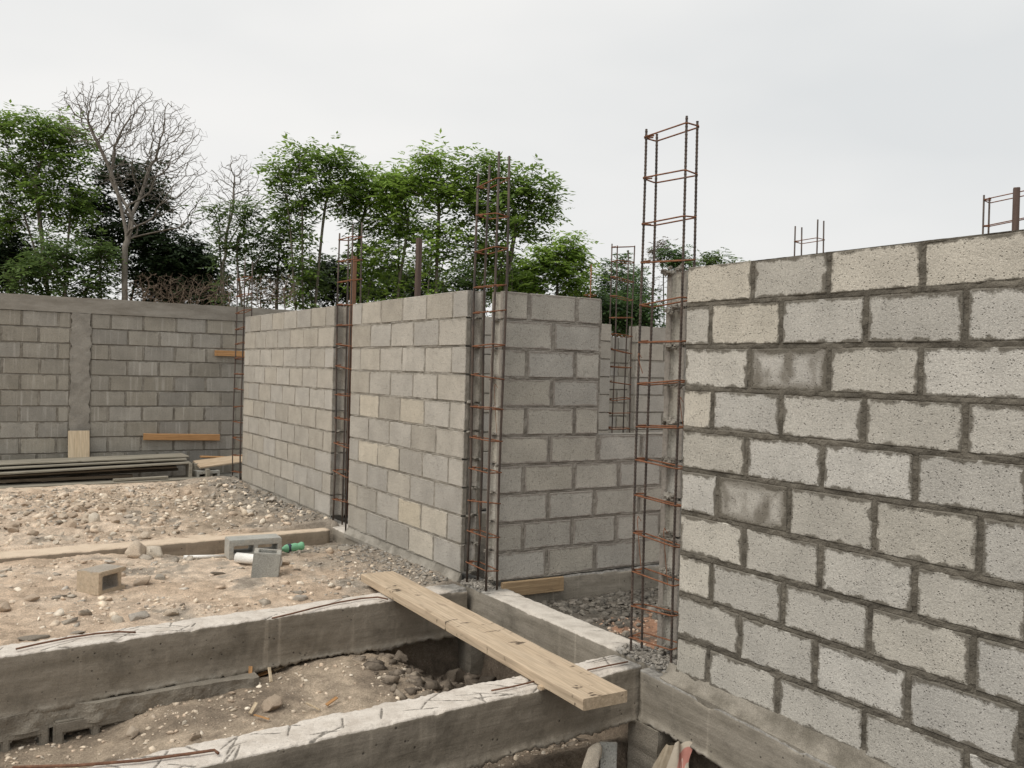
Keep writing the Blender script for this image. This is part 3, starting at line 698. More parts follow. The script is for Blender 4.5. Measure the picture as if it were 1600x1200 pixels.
# ------------------------------------------------------------------ rebar cages
def cage(label, x0, x1, y0, y1, z0, tops, stz, lean=(0, 0), rb=.0075, rs=.0042, ribs=False, extra=(), bar_m=None, group='rebar column cages', loop=True):
    cx, cy = (x0+x1)/2, (y0+y1)/2
    root = empty('rebar_cage', (cx, cy, z0), 0, label=label, cat='rebar cage', group=group)
    cor = [(x0-cx, y1-cy), (x1-cx, y1-cy), (x0-cx, y0-cy), (x1-cx, y0-cy)]
    for (a, b), t in zip(cor, tops):
        mb = MB(); H = t-z0; bx, by = rng.uniform(-.009, .009), rng.uniform(-.009, .009)
        if ribs: zz = np.arange(0, H, .0065); rad = [rb*(1.16 if i % 3 == 0 else .94) for i in range(len(zz))]
        else: zz = np.linspace(0, H, 8); rad = [rb]*8
        pts = [(a+lean[0]*z+bx*math.sin(z*2.1), b+lean[1]*z+by*math.sin(z*2.6), z) for z in zz]
        mb.tube(pts, rad, 6); mb.build('bar', bar_m or M_BAR, root, not ribs)
    for z in stz:
        mb = MB(); e = rb+rs*.6; zz = z-z0; tx, ty = rng.uniform(-.16, .16), rng.uniform(-.09, .09); lx, ly = lean[0]*zz, lean[1]*zz
        c = [(cor[0][0]-e, cor[0][1]+e), (cor[1][0]+e, cor[1][1]+e), (cor[3][0]+e, cor[3][1]-e), (cor[2][0]-e, cor[2][1]-e)]
        P = []
        for i in range(4):
            a = np.array(c[i]); b = np.array(c[(i+1) % 4]); dd = (b-a)/np.linalg.norm(b-a)
            P += [a+dd*.012, b-dd*.012]
        k = P[0]; P = P + [k]
        pts = [(p[0]+lx, p[1]+ly, zz+p[0]*tx+p[1]*ty+(.006 if i >= 8 else 0)) for i, p in enumerate(P)]
        h = pts[-1]; pts.append((h[0]+.03, h[1]-.04, h[2]+.004)); h0 = pts[0]; pts.insert(0, (h0[0]+.02, h0[1]-.045, h0[2]-.003))
        mb.tube(pts, rs, 5); mb.build('stirrup', M_RUST, root, True)
    for P in extra:
        mb = MB(); mb.tube([(p[0]-cx, p[1]-cy, p[2]-z0) for p in P], .0022, 4); mb.build('tie_wire', M_RUST, root)
    return root
def wire(x, y, z, l=.16):
    return [(x, y, z), (x-.012, y+.01, z+.025), (x-.03, y-.005, z+.01), (x-.026, y-.02, z-l*.5), (x-.02, y-.035, z-l)]
stA = [2.70, 2.475, 2.25, 2.045, 1.835, 1.635, 1.425, 1.20, 1.01, .82, .62, .43, .26, .10]
cage('tall rusty rebar cage standing in front of the near right wall edge', .045, .12, .085, .395, -.02, [2.745, 2.73, 2.745, 2.735], stA, (.0, -.0), ribs=True, rb=.0065,
     extra=[wire(.11, .12, 1.33), wire(.05, .38, 1.55, .08), wire(.06, .36, .70, .24), wire(.1, .2, .66, .25)])
stB = [2.72, 2.50, 2.27, 2.03, 1.86, 1.63, 1.42, 1.21, 1.0, .79, .575, .36, .14]
cage('rusty rebar cage in the open corner column of the middle walls', .035, .12, 1.875, 2.135, -.02, [2.80, 2.87, 2.90, 2.885], stB, (.0, -.005), ribs=False, rb=.008,
     extra=[wire(.1, 1.9, 1.35, .3), wire(.06, 2.0, .55, .22)])
cage('rusty rebar cage in the slot between the two grey wall segments', .03, .12, 4.32, 4.63, -.02, [2.68, 2.66, 2.72, 2.75], [2.62, 2.42, 2.24, 2.02, 1.84, 1.65, 1.45, 1.21, .99, .75, .5, .25], rs=.005)
cage('rusty rebar cage at the far end of the block wall line by the boundary wall', .03, .12, 7.68, 8.0, -.02, [2.66, 2.62, 2.75, 2.7], [2.5, 2.3, 2.1, 1.9, 1.72, 1.53, 1.34, 1.15, .95, .75, .55, .35, .15], rs=.005)
cage('rebar cage on the distant wall seen through the window opening', 3.36, 3.60, 4.76, 4.86, 0, [2.93, 2.88, 2.90, 2.92], [2.90, 2.73, 2.53, 2.32, 2.1, 1.9, 1.72, 1.54, 1.36, 1.18, 1.02, .85, .65, .4], rs=.005)
a = at_depth(1264, 390, 8.7)
cage('four thin rebar ends poking up just above the near wall top', a[0]-.05, a[0]+.05, a[1]-.13, a[1]+.13, -.1, [2.93, 2.93, 2.96, 2.96], [2.78, 2.3, 1.8], rs=.004)
a = at_depth(1572, 340, 6.5)
cage('rebar ends beside a post above the far right wall top', a[0]-.02, a[0]+.05, a[1]-.17, a[1]+.15, -.1, [2.83, 2.82, 2.85, 2.85], [2.80, 2.62, 2.3, 1.8], rs=.004)
a = at_depth(924, 470, 11.0)
cage('slender orange rebar rising behind the corner wall top', a[0]-.07, a[0]+.03, a[1]-.05, a[1]+.05, -.1, [2.2, 2.78, 2.2, 2.3], [2.2, 2.4, 1.8], rs=.004, bar_m=M_RUST)
def post(label, px, py_top, dep, w, mat, h_under, name='timber_post', rot=.4, zb=-.1):
    p = at_depth(px, py_top, dep); H = p[2]-zb
    V, Fc = cbox(w, w*.8, H, .004, .003); V = [(v[0]+.01*math.sin(v[2]), v[1]-w*.4, v[2]+H/2) for v in V]
    o = link(name, fix_normals(mesh_py(name, V, Fc, mat)), None, (p[0], p[1], zb), rot); tag(o, label, 'post'); return o
post('dark square timber post rising behind the cream blocked wall segment', 654, 372, 9.3, .055, M_POST, 0)
post('dark flat post rising behind the far right wall top', 1589, 293, 6.4, .055, M_POST, 0, rot=.6)
post('rust brown board standing behind the slot cage', 552, 400, 9.55, .05, M_RPOST, 0, 'board_post')

# ------------------------------------------------------------------ timber
def plank(name, label, c0, c1, wid, th, zt0, zt1, mat, cat='plank', group=None, bend=0.0, seed=0, roll=0.0, segs=24):
    """c0->c1 centre line (xy) at the plank's top, zt = top heights"""
    c0 = np.array(c0, float); c1 = np.array(c1, float); ln = math.hypot(*(c1-c0)); an = math.atan2(c1[1]-c0[1], c1[0]-c0[0])
    bm = bmesh.new(); r = random.Random(seed); rings = []
    for i in range(segs+1):
        t = i/segs; s = -ln/2+ln*t; zc = (zt0+zt1)/2+(zt1-zt0)*(t-.5)+bend*math.sin(math.pi*t); w = wid/2*(1+r.uniform(-.008, .008))
        e = .004
        q = [(-w, -e), (-w+e, 0), (w-e, 0), (w, -e), (w, -th+e), (w-e, -th), (-w+e, -th), (-w, -th+e)]
        rings.append([bm.verts.new((s, a+r.uniform(-.0012, .0012), zc-zt0+b+a*roll+r.uniform(-.0008, .0008))) for a, b in q])
    for i in range(segs):
        for k in range(8): bm.faces.new((rings[i][k], rings[i+1][k], rings[i+1][(k+1) % 8], rings[i][(k+1) % 8]))
    bm.faces.new(rings[0]); bm.faces.new(rings[-1][::-1]); bmesh.ops.recalc_face_normals(bm, faces=bm.faces)
    me = bpy.data.meshes.new(name); bm.to_mesh(me); bm.free(); me.materials.append(mat)
    o = link(name, me, None, ((c0[0]+c1[0])/2, (c0[1]+c1[1])/2, zt0), an); tag(o, label, cat, group); return o
M_PLANKX = m_wood('plank_wood_long', (.43, .335, .235), (.50, .40, .29), (.22, .16, .11), 'x', .6, spots=.9)
plank('wooden_plank', 'long worn wooden plank laid across the two nearest foundation beams', (-.567, -.172), (-.48, 2.472),   .238, .052, .061, .057, M_PLANKX, 'plank', seed=2)
sh = on(862, 1078, 'z', .0)
plank('wood_shim', 'tiny wood offcut wedged under the near end of the plank', (-.69, .16), (-.60, .165), .035, .016, .016, .016, M_TANWOOD, 'wood offcut', segs=2)
plank('wooden_batten', 'short brown batten propped under the first course of the corner wall', (.165, 1.886), (.665, 1.886), .028, .10, .045, .038, M_BASEWOOD, 'batten', seed=3)
for v in (0,): pass
plank('wooden_batten', 'orange brown batten fixed flat on the boundary wall above the board pile', (-.775, 9.315), (.2, 9.315), .04, .085, .525, .50, M_BRWOOD, 'batten', seed=4)
plank('wooden_batten', 'short orange brown batten high on the boundary wall beside the wall end', (.115, 9.315), (.62, 9.315), .04, .075, 1.64, 1.64, M_BRWOOD, 'batten', seed=5)
o = link('plywood_board', fix_normals(mesh_py('plywood_board', *cbox(.245, .018, .62, .003, .001), M_PLY)), None, (-1.55, 9.20, .27)); o.rotation_euler = (R_(-9), 0, 0)
tag(o, 'pale plywood offcut leaning upright against the boundary wall pilaster', 'board')
# pile of boards along the boundary wall: (x0,x1,y,z0,z1,width,thick,mat,label)
pile = [(-3.6, -.31, 9.00, .215, .265, .42, .020, M_GREYWOOD, 'topmost grey weathered board of the pile by the boundary wall'),
        (-3.7, -.36, 8.90, .170, .238, .40, .020, M_GREYWOOD, 'second grey weathered board from the top of the pile'),
        (-3.5, -.33, 8.78, .115, .205, .36, .022, M_GREYWOOD, 'slanting grey weathered board in the middle of the pile'),
        (-3.6, -.48, 8.86, .085, .150, .36, .020, M_DARKWOOD, 'dark brown board tucked in the shaded middle of the pile'),
        (-3.6, -.40, 9.12, .045, .09, .30, .03, M_DARKWOOD, 'dark board at the back of the pile, shaded by those above'),
        (-3.8, -.10, 8.66, -.012, .012, .40, .024, M_GREYWOOD, 'lowest long grey board of the pile, lying on the ground'),
        (-1.25, -.62, 8.53, .040, .050, .06, .03, M_GREYWOOD, 'short pale strip lying on the lowest board of the pile'),
        (-2.9, -1.0, 8.74, .055, .062, .10, .035, M_DARKWOOD, 'dark wood offcut lying inside the pile, towards the left')]
for i, (a, b, y, z0, z1, w, th, m, lab) in enumerate(pile):
    plank('scrap_board', lab, (a, y), (b, y+.02), w, th, z0, z1, m, 'board', 'boards piled by the boundary wall', seed=20+i)
for lab, x, y, h, w, z0 in (('upright board end propping the right end of the pile', -.33, 8.66, .19, .035, .0), ('short upright block of wood at the pile right end', -.12, 8.62, .105, .04, .005),
                            ('second upright prop behind the right end of the pile', -.22, 8.82, .17, .03, .0)):
    V, Fc = cbox(.04, .20 if 'block' not in lab else .1, h, .003, .002); V = [(v[0], v[1], v[2]+h/2) for v in V]
    o = link('wood_prop', fix_normals(mesh_py('wood_prop', V, Fc, M_GREYWOOD)), None, (x, y-.05, z0)); tag(o, lab, 'wood prop', 'props of the board pile')
plank('scrap_board', 'tan board lying right of the pile with a raised right end', (-.22, 8.78), (.62, 8.92), .24, .022, .165, .235, M_TANWOOD, 'board', 'boards piled by the boundary wall', seed=31, roll=.25)
plank('scrap_board', 'orange tan board behind the right end of the pile', (-.1, 9.08), (.55, 9.06), .12, .022, .235, .20, M_BRWOOD, 'board', 'boards piled by the boundary wall', seed=32)

# ------------------------------------------------------------------ loose concrete blocks, pipe, bottle
M_BLK_L = m_block('block_loose', (.40, .395, .36), (.34, .32, .28), w=.002, pits=.5, var=.08)
M_BLK_BR = m_block('block_broken', (.39, .35, .30), (.42, .335, .24), w=.012, pits=.5, var=.05)
def hollow(L_, t, h, ncell=2, mat=None, fl=.03):
    wall_t = .035; xs = [0, wall_t]; cw = (L_-wall_t*(ncell+1))/ncell
    for i in range(ncell): xs += [xs[-1]+cw, xs[-1]+cw+wall_t]
    xs = [x-L_/2 for x in xs]; ys = [-t/2, -t/2+fl, t/2-fl, t/2]
    mid = [1 if i % 2 == 0 else 0 for i in range(len(xs)-1)]
    return cells(xs, ys, [[1]*len(mid), mid, [1]*len(mid)], -h/2, h/2, mat, .005)
# lying on its side, cells towards the camera
o = link('concrete_block', hollow(.40, .15, .19, 2, M_BLK_L, .046), None, (-.955, 3.77, gz(-.955, 3.77)+.078)); o.rotation_euler = (R_(90), 0, R_(-4))
tag(o, 'hollow concrete block lying on its side with its cells showing, behind the white pipe', 'concrete block')
o = link('concrete_block', hollow(.19, .15, .195, 1, M_BLK_L), None, (-1.05, 3.12, gz(-1.05, 3.12)+.085)); o.rotation_euler = (R_(3), R_(5), R_(-20))
tag(o, 'half hollow concrete block standing upright with open top, before the white pipe', 'concrete block')
xs = [-.12, -.09, .045, .075, .115]; ys = [-.075, -.045, .045, .075]
me = cells(xs, ys, [[1, 1, 1, 1], [1, 0, 1, 0], [1, 1, 1, 1]], -.095, .095, M_BLK_BR, .005, 'broken_block')
for v in me.vertices:
    if v.co.x > .09: v.co.x += rng.uniform(-.022, .012)
o = link('broken_block', me, None, (-2.13, 3.14, gz(-2.13, 3.14)+.068)); o.rotation_euler = (R_(90), R_(0), R_(38))
tag(o, 'broken beige piece of hollow block lying alone on the dirt', 'concrete block')
for px, py, lab, rz in ((322, 741, 'pale concrete block under the tan board beside the pile', 5), (355, 738, 'grey concrete block half hidden behind the end cage foot', -8)):
    q = on(px, py, 'z', .03); o = link('concrete_block', hollow(.30, .15, .19, 2, M_BLK_L, .04), None, (q[0], q[1], gz(q[0], q[1])+.07)); o.rotation_euler = (R_(90), 0, R_(rz)); tag(o, lab, 'concrete block')
M_PVC = m_plain('pvc', (.70, .68, .63), (.80, .78, .74), 6, .45, bump=.1, spec=.5)
def pipe(label, p0, p1, r, th=.003):
    p0, p1 = Vector(p0), Vector(p1); d = (p1-p0); ln = d.length; n = 20; V = []; Fc = []
    for z, rr in ((0, r), (ln, r), (ln, r-th), (0, r-th)):
        for k in range(n): V.append((rr*math.cos(2*math.pi*k/n), rr*math.sin(2*math.pi*k/n), z))
    for a in range(4):
        b = (a+1) % 4
        for k in range(n): Fc.append((a*n+k, a*n+(k+1) % n, b*n+(k+1) % n, b*n+k))
    o = link('plastic_pipe', fix_normals(mesh_py('plastic_pipe', V, Fc, M_PVC, True)), None, p0); o.rotation_euler = d.to_track_quat('Z', 'Y').to_euler(); tag(o, label, 'pipe'); return o
a = on(370, 872, 'z', -.0); b = (-.98, 3.22)
pipe('stub of white plastic pipe sticking out behind the upright half block', (a[0], a[1], gz(a[0], a[1])+.045), (b[0]+.1, b[1]+.12, gz(b[0], b[1])+.035), .038)
pipe('thin white plastic pipe half buried beside the low dusty beam', (-1.42, 4.02, gz(-1.42, 4.02)+.02), (-1.08, 4.02, gz(-1.08, 4.02)+.02), .014)
s = NT('green_plastic'); s.col((.30, .66, .42)); s.b.inputs['Transmission Weight'].default_value = .35; s.b.inputs['Roughness'].default_value = .18; s.b.inputs['IOR'].default_value = 1.3; s.b.inputs['Specular IOR Level'].default_value = .5; M_GREENP = s.m
M_CAPG = m_plain('bottle_cap', (.05, .25, .12), (.06, .3, .15), 8, .4, spec=.5); M_LABEL = m_plain('bottle_label', (.035, .045, .07), (.07, .08, .11), 30, .5)
def lathe(prof, n=22):
    V = []; Fc = []
    for r, z in prof:
        for k in range(n): V.append((r*math.cos(2*math.pi*k/n), r*math.sin(2*math.pi*k/n), z))
    for i in range(len(prof)-1):
        for k in range(n): Fc.append((i*n+k, i*n+(k+1) % n, (i+1)*n+(k+1) % n, (i+1)*n+k))
    Fc.append(tuple(range(n-1, -1, -1))); Fc.append(tuple(range((len(prof)-1)*n, len(prof)*n))); return V, Fc
bt = empty('plastic_bottle', (-.60, 3.88, gz(-.60, 3.88)+.045), 0, label='crumpled green plastic bottle lying beside the hollow block', cat='bottle')
bt.scale = (.9, .9, .85); bt.rotation_euler = (R_(92), R_(0), R_(-78))
V, Fc = lathe([(.012, -.115), (.034, -.108), (.036, -.09), (.031, -.06), (.036, -.03), (.034, 0), (.037, .03), (.036, .06), (.030, .085), (.018, .108), (.013, .12), (.013, .132)])
V = [(v[0]*(1+.13*math.sin(v[2]*60)), v[1]*(1+.10*math.cos(v[2]*75+1)), v[2]) for v in V]
bb = link('bottle_body', mesh_py('bottle_body', V, Fc, M_GREENP, True), bt)
link('bottle_cap', mesh_py('bottle_cap', *lathe([(.0155, .124), (.0155, .142), (.014, .144)]), M_CAPG), bb)
V, Fc = lathe([(.0385, .028), (.0395, .062)]); link('bottle_label', mesh_py('bottle_label', V, Fc[:-2], M_LABEL, True), bb)

# ------------------------------------------------------------------ rods on the beams
M_ROD = m_plain('rod_rust', (.12, .062, .04), (.19, .10, .062), 40, .85, bump=.4, dist=.002)
def rod(label, pts, r=.006):
    mb = MB(); P = [Vector(p) for p in pts]; og = P[0]; mb.tube([p-og for p in P], r*.85, 6); o = mb.build('rebar_rod', M_ROD, None, True, og); tag(o, label, 'rebar rod'); return o
def bz(pl, z=.014): return [(*on(px, py, 'z', z)[:2], z) for px, py in pl]
rod('bent rusty rod lying on the left part of the beam below the broken block', bz([(25, 1014), (60, 1006), (110, 996), (150, 990), (185, 987), (212, 988)]))
rod('bent rusty rod on the beam left of the plank', bz([(425, 966), (455, 959), (490, 950), (530, 941), (565, 935), (590, 933), (606, 936)]))
rod('long rusty rod on the nearest beam at the bottom left', bz([(20, 1199), (120, 1196), (220, 1188), (300, 1177), (335, 1172), (341, 1177)]), .007)
rod('short rusty rod on the nearest beam just left of the plank', bz([(768, 1079), (800, 1073), (842, 1063)]), .005)
rod('short straight rusty rod on the nearest beam just right of the plank', bz([(918, 1047), (950, 1040), (981, 1034)]), .005)

# ------------------------------------------------------------------ footings below the beams
ft = empty('footing', (-3.0, 1.72, -.5), 0, label='rough hollow block footing showing its dark cells under the far beam at left', cat='footing')
def ledge(x0, x1, y0, y1, z0, z1, seed):
    return slab('footing_ledge', M_FOOT, ft, x0+3.0, x1+3.0, y0-1.72, y1-1.72, z0+.5, z1+.5, .014, .045, seed, .03)
ledge(-3.6, -1.5, 1.79, 2.05, -.40, -.30, 91)
for i, (a, b) in enumerate(((-3.36, -2.97), (-2.95, -2.56), (-2.54, -2.15))):
    me = cells([-.195, -.15, -.02, .02, .15, .195], [-.085, -.024, .024, .085], [[1]*5, [1, 0, 1, 0, 1], [1]*5], -.1, .1, M_FOOT, .008)
    o = link('footing_block', me, ft, ((a+b)/2+3.0, 1.89-1.72, -.455+.5)); o.rotation_euler = (R_(90), 0, R_(rng.uniform(2, 6)))
ledge(-3.6, -1.75, 1.72, 2.05, -.66, -.555, 92)
slab('column_stub', M_FOOT, None, -.07, .17, .035, .26, -1.0, -.27, .02, .012, 95, .01)
st = bpy.data.objects['column_stub']; tag(st, 'rough concrete column stub below the beam corner at the bottom', 'column')
slab('column_stub', M_FOOT, None, -.04, .17, 1.93, 2.16, -.9, -.26, .02, .012, 96, .01)
tag([o for o in bpy.data.objects if o.name.startswith('column_stub') and o is not st][0], 'concrete column stub below the corner column, in the pit behind the plank', 'column')

# ------------------------------------------------------------------ stones and rubble
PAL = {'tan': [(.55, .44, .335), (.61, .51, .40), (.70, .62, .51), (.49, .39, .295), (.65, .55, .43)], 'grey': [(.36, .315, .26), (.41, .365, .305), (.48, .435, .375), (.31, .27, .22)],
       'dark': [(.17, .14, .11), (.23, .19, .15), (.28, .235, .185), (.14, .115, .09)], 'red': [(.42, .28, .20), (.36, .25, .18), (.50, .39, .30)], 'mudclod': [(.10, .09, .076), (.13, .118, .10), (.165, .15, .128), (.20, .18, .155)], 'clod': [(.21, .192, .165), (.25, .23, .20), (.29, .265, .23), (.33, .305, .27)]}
def scatter(name, label, n, fn, smin, smax, pal, flat=.62, mat=None, sink=.25, power=2.6, cat='rubble'):
    sink = .46 if 'gravel' in name else sink
    """many small stones as one stuff mesh; fn(k) -> arrays x,y of candidate positions"""
    x, y = fn(n); n = len(x); B, Fb = ICO1; nv = len(B)
    s = smin+(smax-smin)*nr.random(n)**power
    z = g_height(x, y)
    S = np.stack([s*nr.uniform(.7, 1.3, n), s*nr.uniform(.7, 1.3, n), s*nr.uniform(.6, 1.1, n)*flat], -1)
    a = nr.uniform(0, 2*np.pi, n); tl = nr.normal(0, .5, n)
    D = 1+nr.uniform(-.42, .38, (n, nv))
    P = B[None]*D[..., None]*S[:, None, :]
    ct, st_ = np.cos(tl)[:, None], np.sin(tl)[:, None]; py, pz = P[..., 1]*ct-P[..., 2]*st_, P[..., 1]*st_+P[..., 2]*ct
    ca, sa = np.cos(a)[:, None], np.sin(a)[:, None]; qx, qy = P[..., 0]*ca-py*sa, P[..., 0]*sa+py*ca
    V = np.stack([qx+x[:, None], qy+y[:, None], pz+(z+s*flat*(1-2*sink)*.5)[:, None]], -1).reshape(-1, 3)
    Fq = (Fb[None]+(np.arange(n)*nv)[:, None, None]).reshape(-1, 3)
    pc = np.array(PAL[pal]); c = pc[nr.integers(0, len(pc), n)]*nr.uniform(.85, 1.12, (n, 1))
    o = link(name, mesh_np(name, V, Fq, mat or M_STONE, False, {'col': np.repeat(c, nv, 0)})); tag(o, label, None, None, 'stuff'); return o
def uni(x0, x1, y0, y1, keep=None):
    def f(n):
        x = nr.uniform(x0, x1, n); y = nr.uniform(y0, y1, n)
        if keep is not None: k = keep(x, y) > nr.random(n); x, y = x[k], y[k]
        return x, y
    return f
clump = lambda x, y, s, lo=-.1, hi=.4: sstep(lo, hi, fbm(x*2.2, y*2.2, 0, s, 3))
scatter('gravel', 'fine pale rubble over the near yard', 3600, uni(-3.4, -.05, 2.22, 4.18, lambda x, y: .2+.8*clump(x, y, 101)), .003, .019, 'tan', power=3.6)
scatter('gravel', 'grey chips over the near yard', 1800, uni(-2.6, -.03, 2.22, 4.3, lambda x, y: sstep(-1.6, -.3, x+.5*fbm(x*3, y*3, 0, 3, 3))), .004, .022, 'grey', .45, power=3.2)
scatter('gravel', 'stony rubble over the far yard', 3800, uni(-3.2, 0, 4.6, 8.0, lambda x, y: .25+.75*clump(x, y, 105)), .006, .034, 'tan', power=3.4)
scatter('gravel', 'grey spoil over the far yard', 2600, uni(-2.4, 0, 4.6, 8.1, lambda x, y: clump(x, y, 106, -.2, .3)), .006, .028, 'grey', power=3.2)
scatter('block_chips', 'flat grey chips of broken block over the near yard', 80, uni(-3.0, -.05, 2.25, 4.2), .012, .055, 'grey', .30, power=2.6)
scatter('block_chips', 'flat grey chips of broken block over the far yard', 180, uni(-3.0, -.05, 4.65, 8.0), .014, .055, 'grey', .35, power=2.4)
scatter('clods', 'angular earth lumps over the far yard', 420, uni(-2.9, -.2, 4.7, 7.8, lambda x, y: .2+.8*clump(x, y, 108)), .018, .055, 'tan', .7, power=2.2)
scatter('clods', 'angular earth lumps over the near yard', 150, uni(-2.9, -.2, 2.3, 4.2, lambda x, y: .1+.9*clump(x, y, 109)), .014, .042, 'tan', .7, power=2.4)
scatter('gravel', 'small stones in the pit between the beams', 3200, uni(-3.3, -.02, .4, 1.9, lambda x, y: .3+.7*clump(x, y, 107)), .004, .020, 'tan')
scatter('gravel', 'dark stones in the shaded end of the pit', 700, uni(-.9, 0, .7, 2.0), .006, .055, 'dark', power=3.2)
scatter('gravel', 'broken stones along the pit edge at the bottom left', 900, uni(-3.2, -1.3, .4, 1.15, lambda x, y: sstep(-1.2, -2.2, x+.4*fbm(x*3, y*3, 0, 4, 2))+.12), .006, .045, 'tan', power=3.2)
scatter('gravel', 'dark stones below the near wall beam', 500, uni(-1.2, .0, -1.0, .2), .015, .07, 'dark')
scatter('gravel', 'reddish gravel inside the doorway', 1500, uni(.2, 1.8, .3, 1.3), .004, .016, 'red')
scatter('mortar_droppings', 'crumbled grey mortar along the foot of the middle wall', 2200, uni(-.5, -.01, 2.22, 4.3, lambda x, y: sstep(-.55, -.02, x)), .003, .022, 'clod', .38, M_CLOD, power=3.4)
scatter('mortar_droppings', 'crumbled grey mortar along the foot of the back wall segment', 1300, uni(-.4, -.01, 4.7, 7.6, lambda x, y: sstep(-.45, -.02, x)), .006, .028, 'clod', .4, M_CLOD, power=3)
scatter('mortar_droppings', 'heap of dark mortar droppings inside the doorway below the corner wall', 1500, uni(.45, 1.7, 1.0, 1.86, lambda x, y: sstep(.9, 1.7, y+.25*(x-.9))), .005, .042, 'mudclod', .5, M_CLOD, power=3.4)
def pile_on(name, label, cx, cy, rx, ry, n, z, smax, pal, mat):
    global g_height
    keep = g_height
    g_height = lambda x, y: x*0+z
    o = scatter(name, label, n, lambda k: (cx+rx*nr.normal(0, .5, k).clip(-1, 1), cy+ry*nr.normal(0, .5, k).clip(-1, 1)), .003, smax, pal, .5, mat); g_height = keep; return o
pile_on('mortar_droppings', 'crumbly mortar around the foot of the tall near rebar cage', .09, .27, .10, .22, 700, .006, .017, 'clod', M_CLOD)
pile_on('mortar_droppings', 'crumbly mortar around the foot of the corner rebar cage', .09, 2.06, .09, .16, 700, .006, .017, 'clod', M_CLOD)

stone_me = {}
def stone_mesh(kind, k):
    if (kind, k) in stone_me: return stone_me[(kind, k)]
    V, Fc = ICO3; s = 7.3*k+hash_k[kind]*31
    d = 1+.34*vnoise(V[:, 0]*1.3+s, V[:, 1]*1.3, V[:, 2]*1.3, 8)+.16*vnoise(V[:, 0]*3.2+s, V[:, 1]*3.2, V[:, 2]*3.2, 9)+.05*vnoise(V[:, 0]*8+s, V[:, 1]*8, V[:, 2]*8, 10)
    P = V*d[:, None]
    r = np.random.default_rng(int(k)+50)
    for _ in range(13):   # cleave planes
        nrm = r.normal(0, 1, 3); nrm /= np.linalg.norm(nrm); h = r.uniform(.45, .82); q = P@nrm; P = P-np.where(q > h, q-h, 0)[:, None]*nrm[None]
    if kind == 'slab': P[:, 2] *= .34; P[:, 2] = np.clip(P[:, 2], -.22, .2)
    else: P[:, 2] *= .72
    c = np.array(PAL['grey' if kind == 'slab' else kind][k % 4 if kind != 'red' else k % 3]); stone_me[(kind, k)] = mesh_np('stone', P, Fc, M_STONE, False, {'col': np.tile(c, (len(P), 1))}); return stone_me[(kind, k)]
hash_k = {'tan': 1, 'grey': 2, 'dark': 3, 'slab': 4, 'red': 5}
def stone(kind, k, x, y, r, label, group=None, rot=None, zoff=0.0, sc=(1, 1, 1), cat='stone', z=None):
    o = link('stone', stone_mesh(kind, k), None, (x, y, (gz(x, y) if z is None else z)+r*(.08 if kind == 'slab' else .30)+zoff)); o.scale = (r*sc[0], r*sc[1], r*sc[2])
    o.rotation_euler = (rng.uniform(-.2, .2), rng.uniform(-.2, .2), rng.uniform(0, 6.28)) if rot is None else rot
    tag(o, label, cat, group); return o
def st_px(kind, k, px, py, rpx, label, z=-.02, **kw):
    p = on(px, py, 'z', z); dep = float((p-CAM)@FW); return stone(kind, k, p[0], p[1], rpx*dep/F_PX, label, **kw)
st_px('tan', 1, 213, 866, 22, 'large pale boulder lump against the dusty low beam, left one of the pair', z=-.04, sc=(1, 1, 1.1))
st_px('tan', 2, 239, 864, 23, 'large pale boulder lump against the dusty low beam, right one of the pair', z=-.04, sc=(1, 1, 1.1))
st_px('tan', 3, 222, 909, 16, 'rounded pale stone right of the broken block', sc=(1.1, .8, .8))
st_px('slab', 1, 250, 900, 12, 'angular light grey block fragment right of the rounded pale stone', sc=(1, .8, 2.2))
st_px('tan', 4, 8, 948, 15, 'pale rounded stone at the left picture edge', sc=(.9, .9, 1.1))
st_px('tan', 0, 48, 936, 14, 'flat pale stone near the left picture edge', sc=(1.2, .7, .6))
st_px('tan', 5, 267, 958, 18, 'ochre stone beside the far side of the beam', sc=(1, .8, .8))
st_px('slab', 2, 215, 964, 26, 'flat grey slab of block lying just behind the beam', sc=(1.1, .6, 1))
st_px('tan', 6, 184, 970, 13, 'small brown stone left of the flat grey slab', sc=(1, .8, .9))
st_px('slab', 3, 52, 997, 26, 'grey slab fragment half buried behind the beam at left', sc=(1.1, .5, .8))
st_px('slab', 0, 120, 988, 17, 'small pale grey chip on the beam edge at left', sc=(1, .6, .6))
st_px('tan', 7, 428, 1112, 19, 'squarish brown stone in the pit beside the near beam', z=-.38, sc=(1, .8, 1.1))
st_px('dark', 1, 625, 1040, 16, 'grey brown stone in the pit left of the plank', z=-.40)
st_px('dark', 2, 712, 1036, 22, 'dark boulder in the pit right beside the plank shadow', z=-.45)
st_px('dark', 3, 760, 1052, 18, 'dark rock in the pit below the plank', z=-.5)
st_px('slab', 4, 520, 835+20, 13, 'flat grey mortar cake on the yard near the wall, left of two', sc=(1.2, .7, 1))
st_px('slab', 5, 545, 858, 14, 'flat grey mortar cake on the yard near the wall, right of two', sc=(1.2, .7, 1))
st_px('slab', 6, 470, 933, 16, 'dark grey block flake lying behind the beam left of the plank', sc=(1, .6, 1.4))
st_px('slab', 7, 340, 894, 14, 'thin dark grey chip left of the upright half block', sc=(1.4, .35, 1))
st_px('tan', 8, 445, 878, 12, 'pale stone right of the upright half block', sc=(1.2, .7, .8))
st_px('tan', 9, 203, 878, 8, 'small white stone in front of the boulder pair')
st_px('slab', 8, 1020, 992, 9, 'small grey stone on the reddish gravel inside the doorway', z=-.1) if False else None
p = on(977, 989, 'z', -.11); stone('grey', 1, p[0], p[1], .032, 'small grey stone on the reddish gravel inside the doorway')
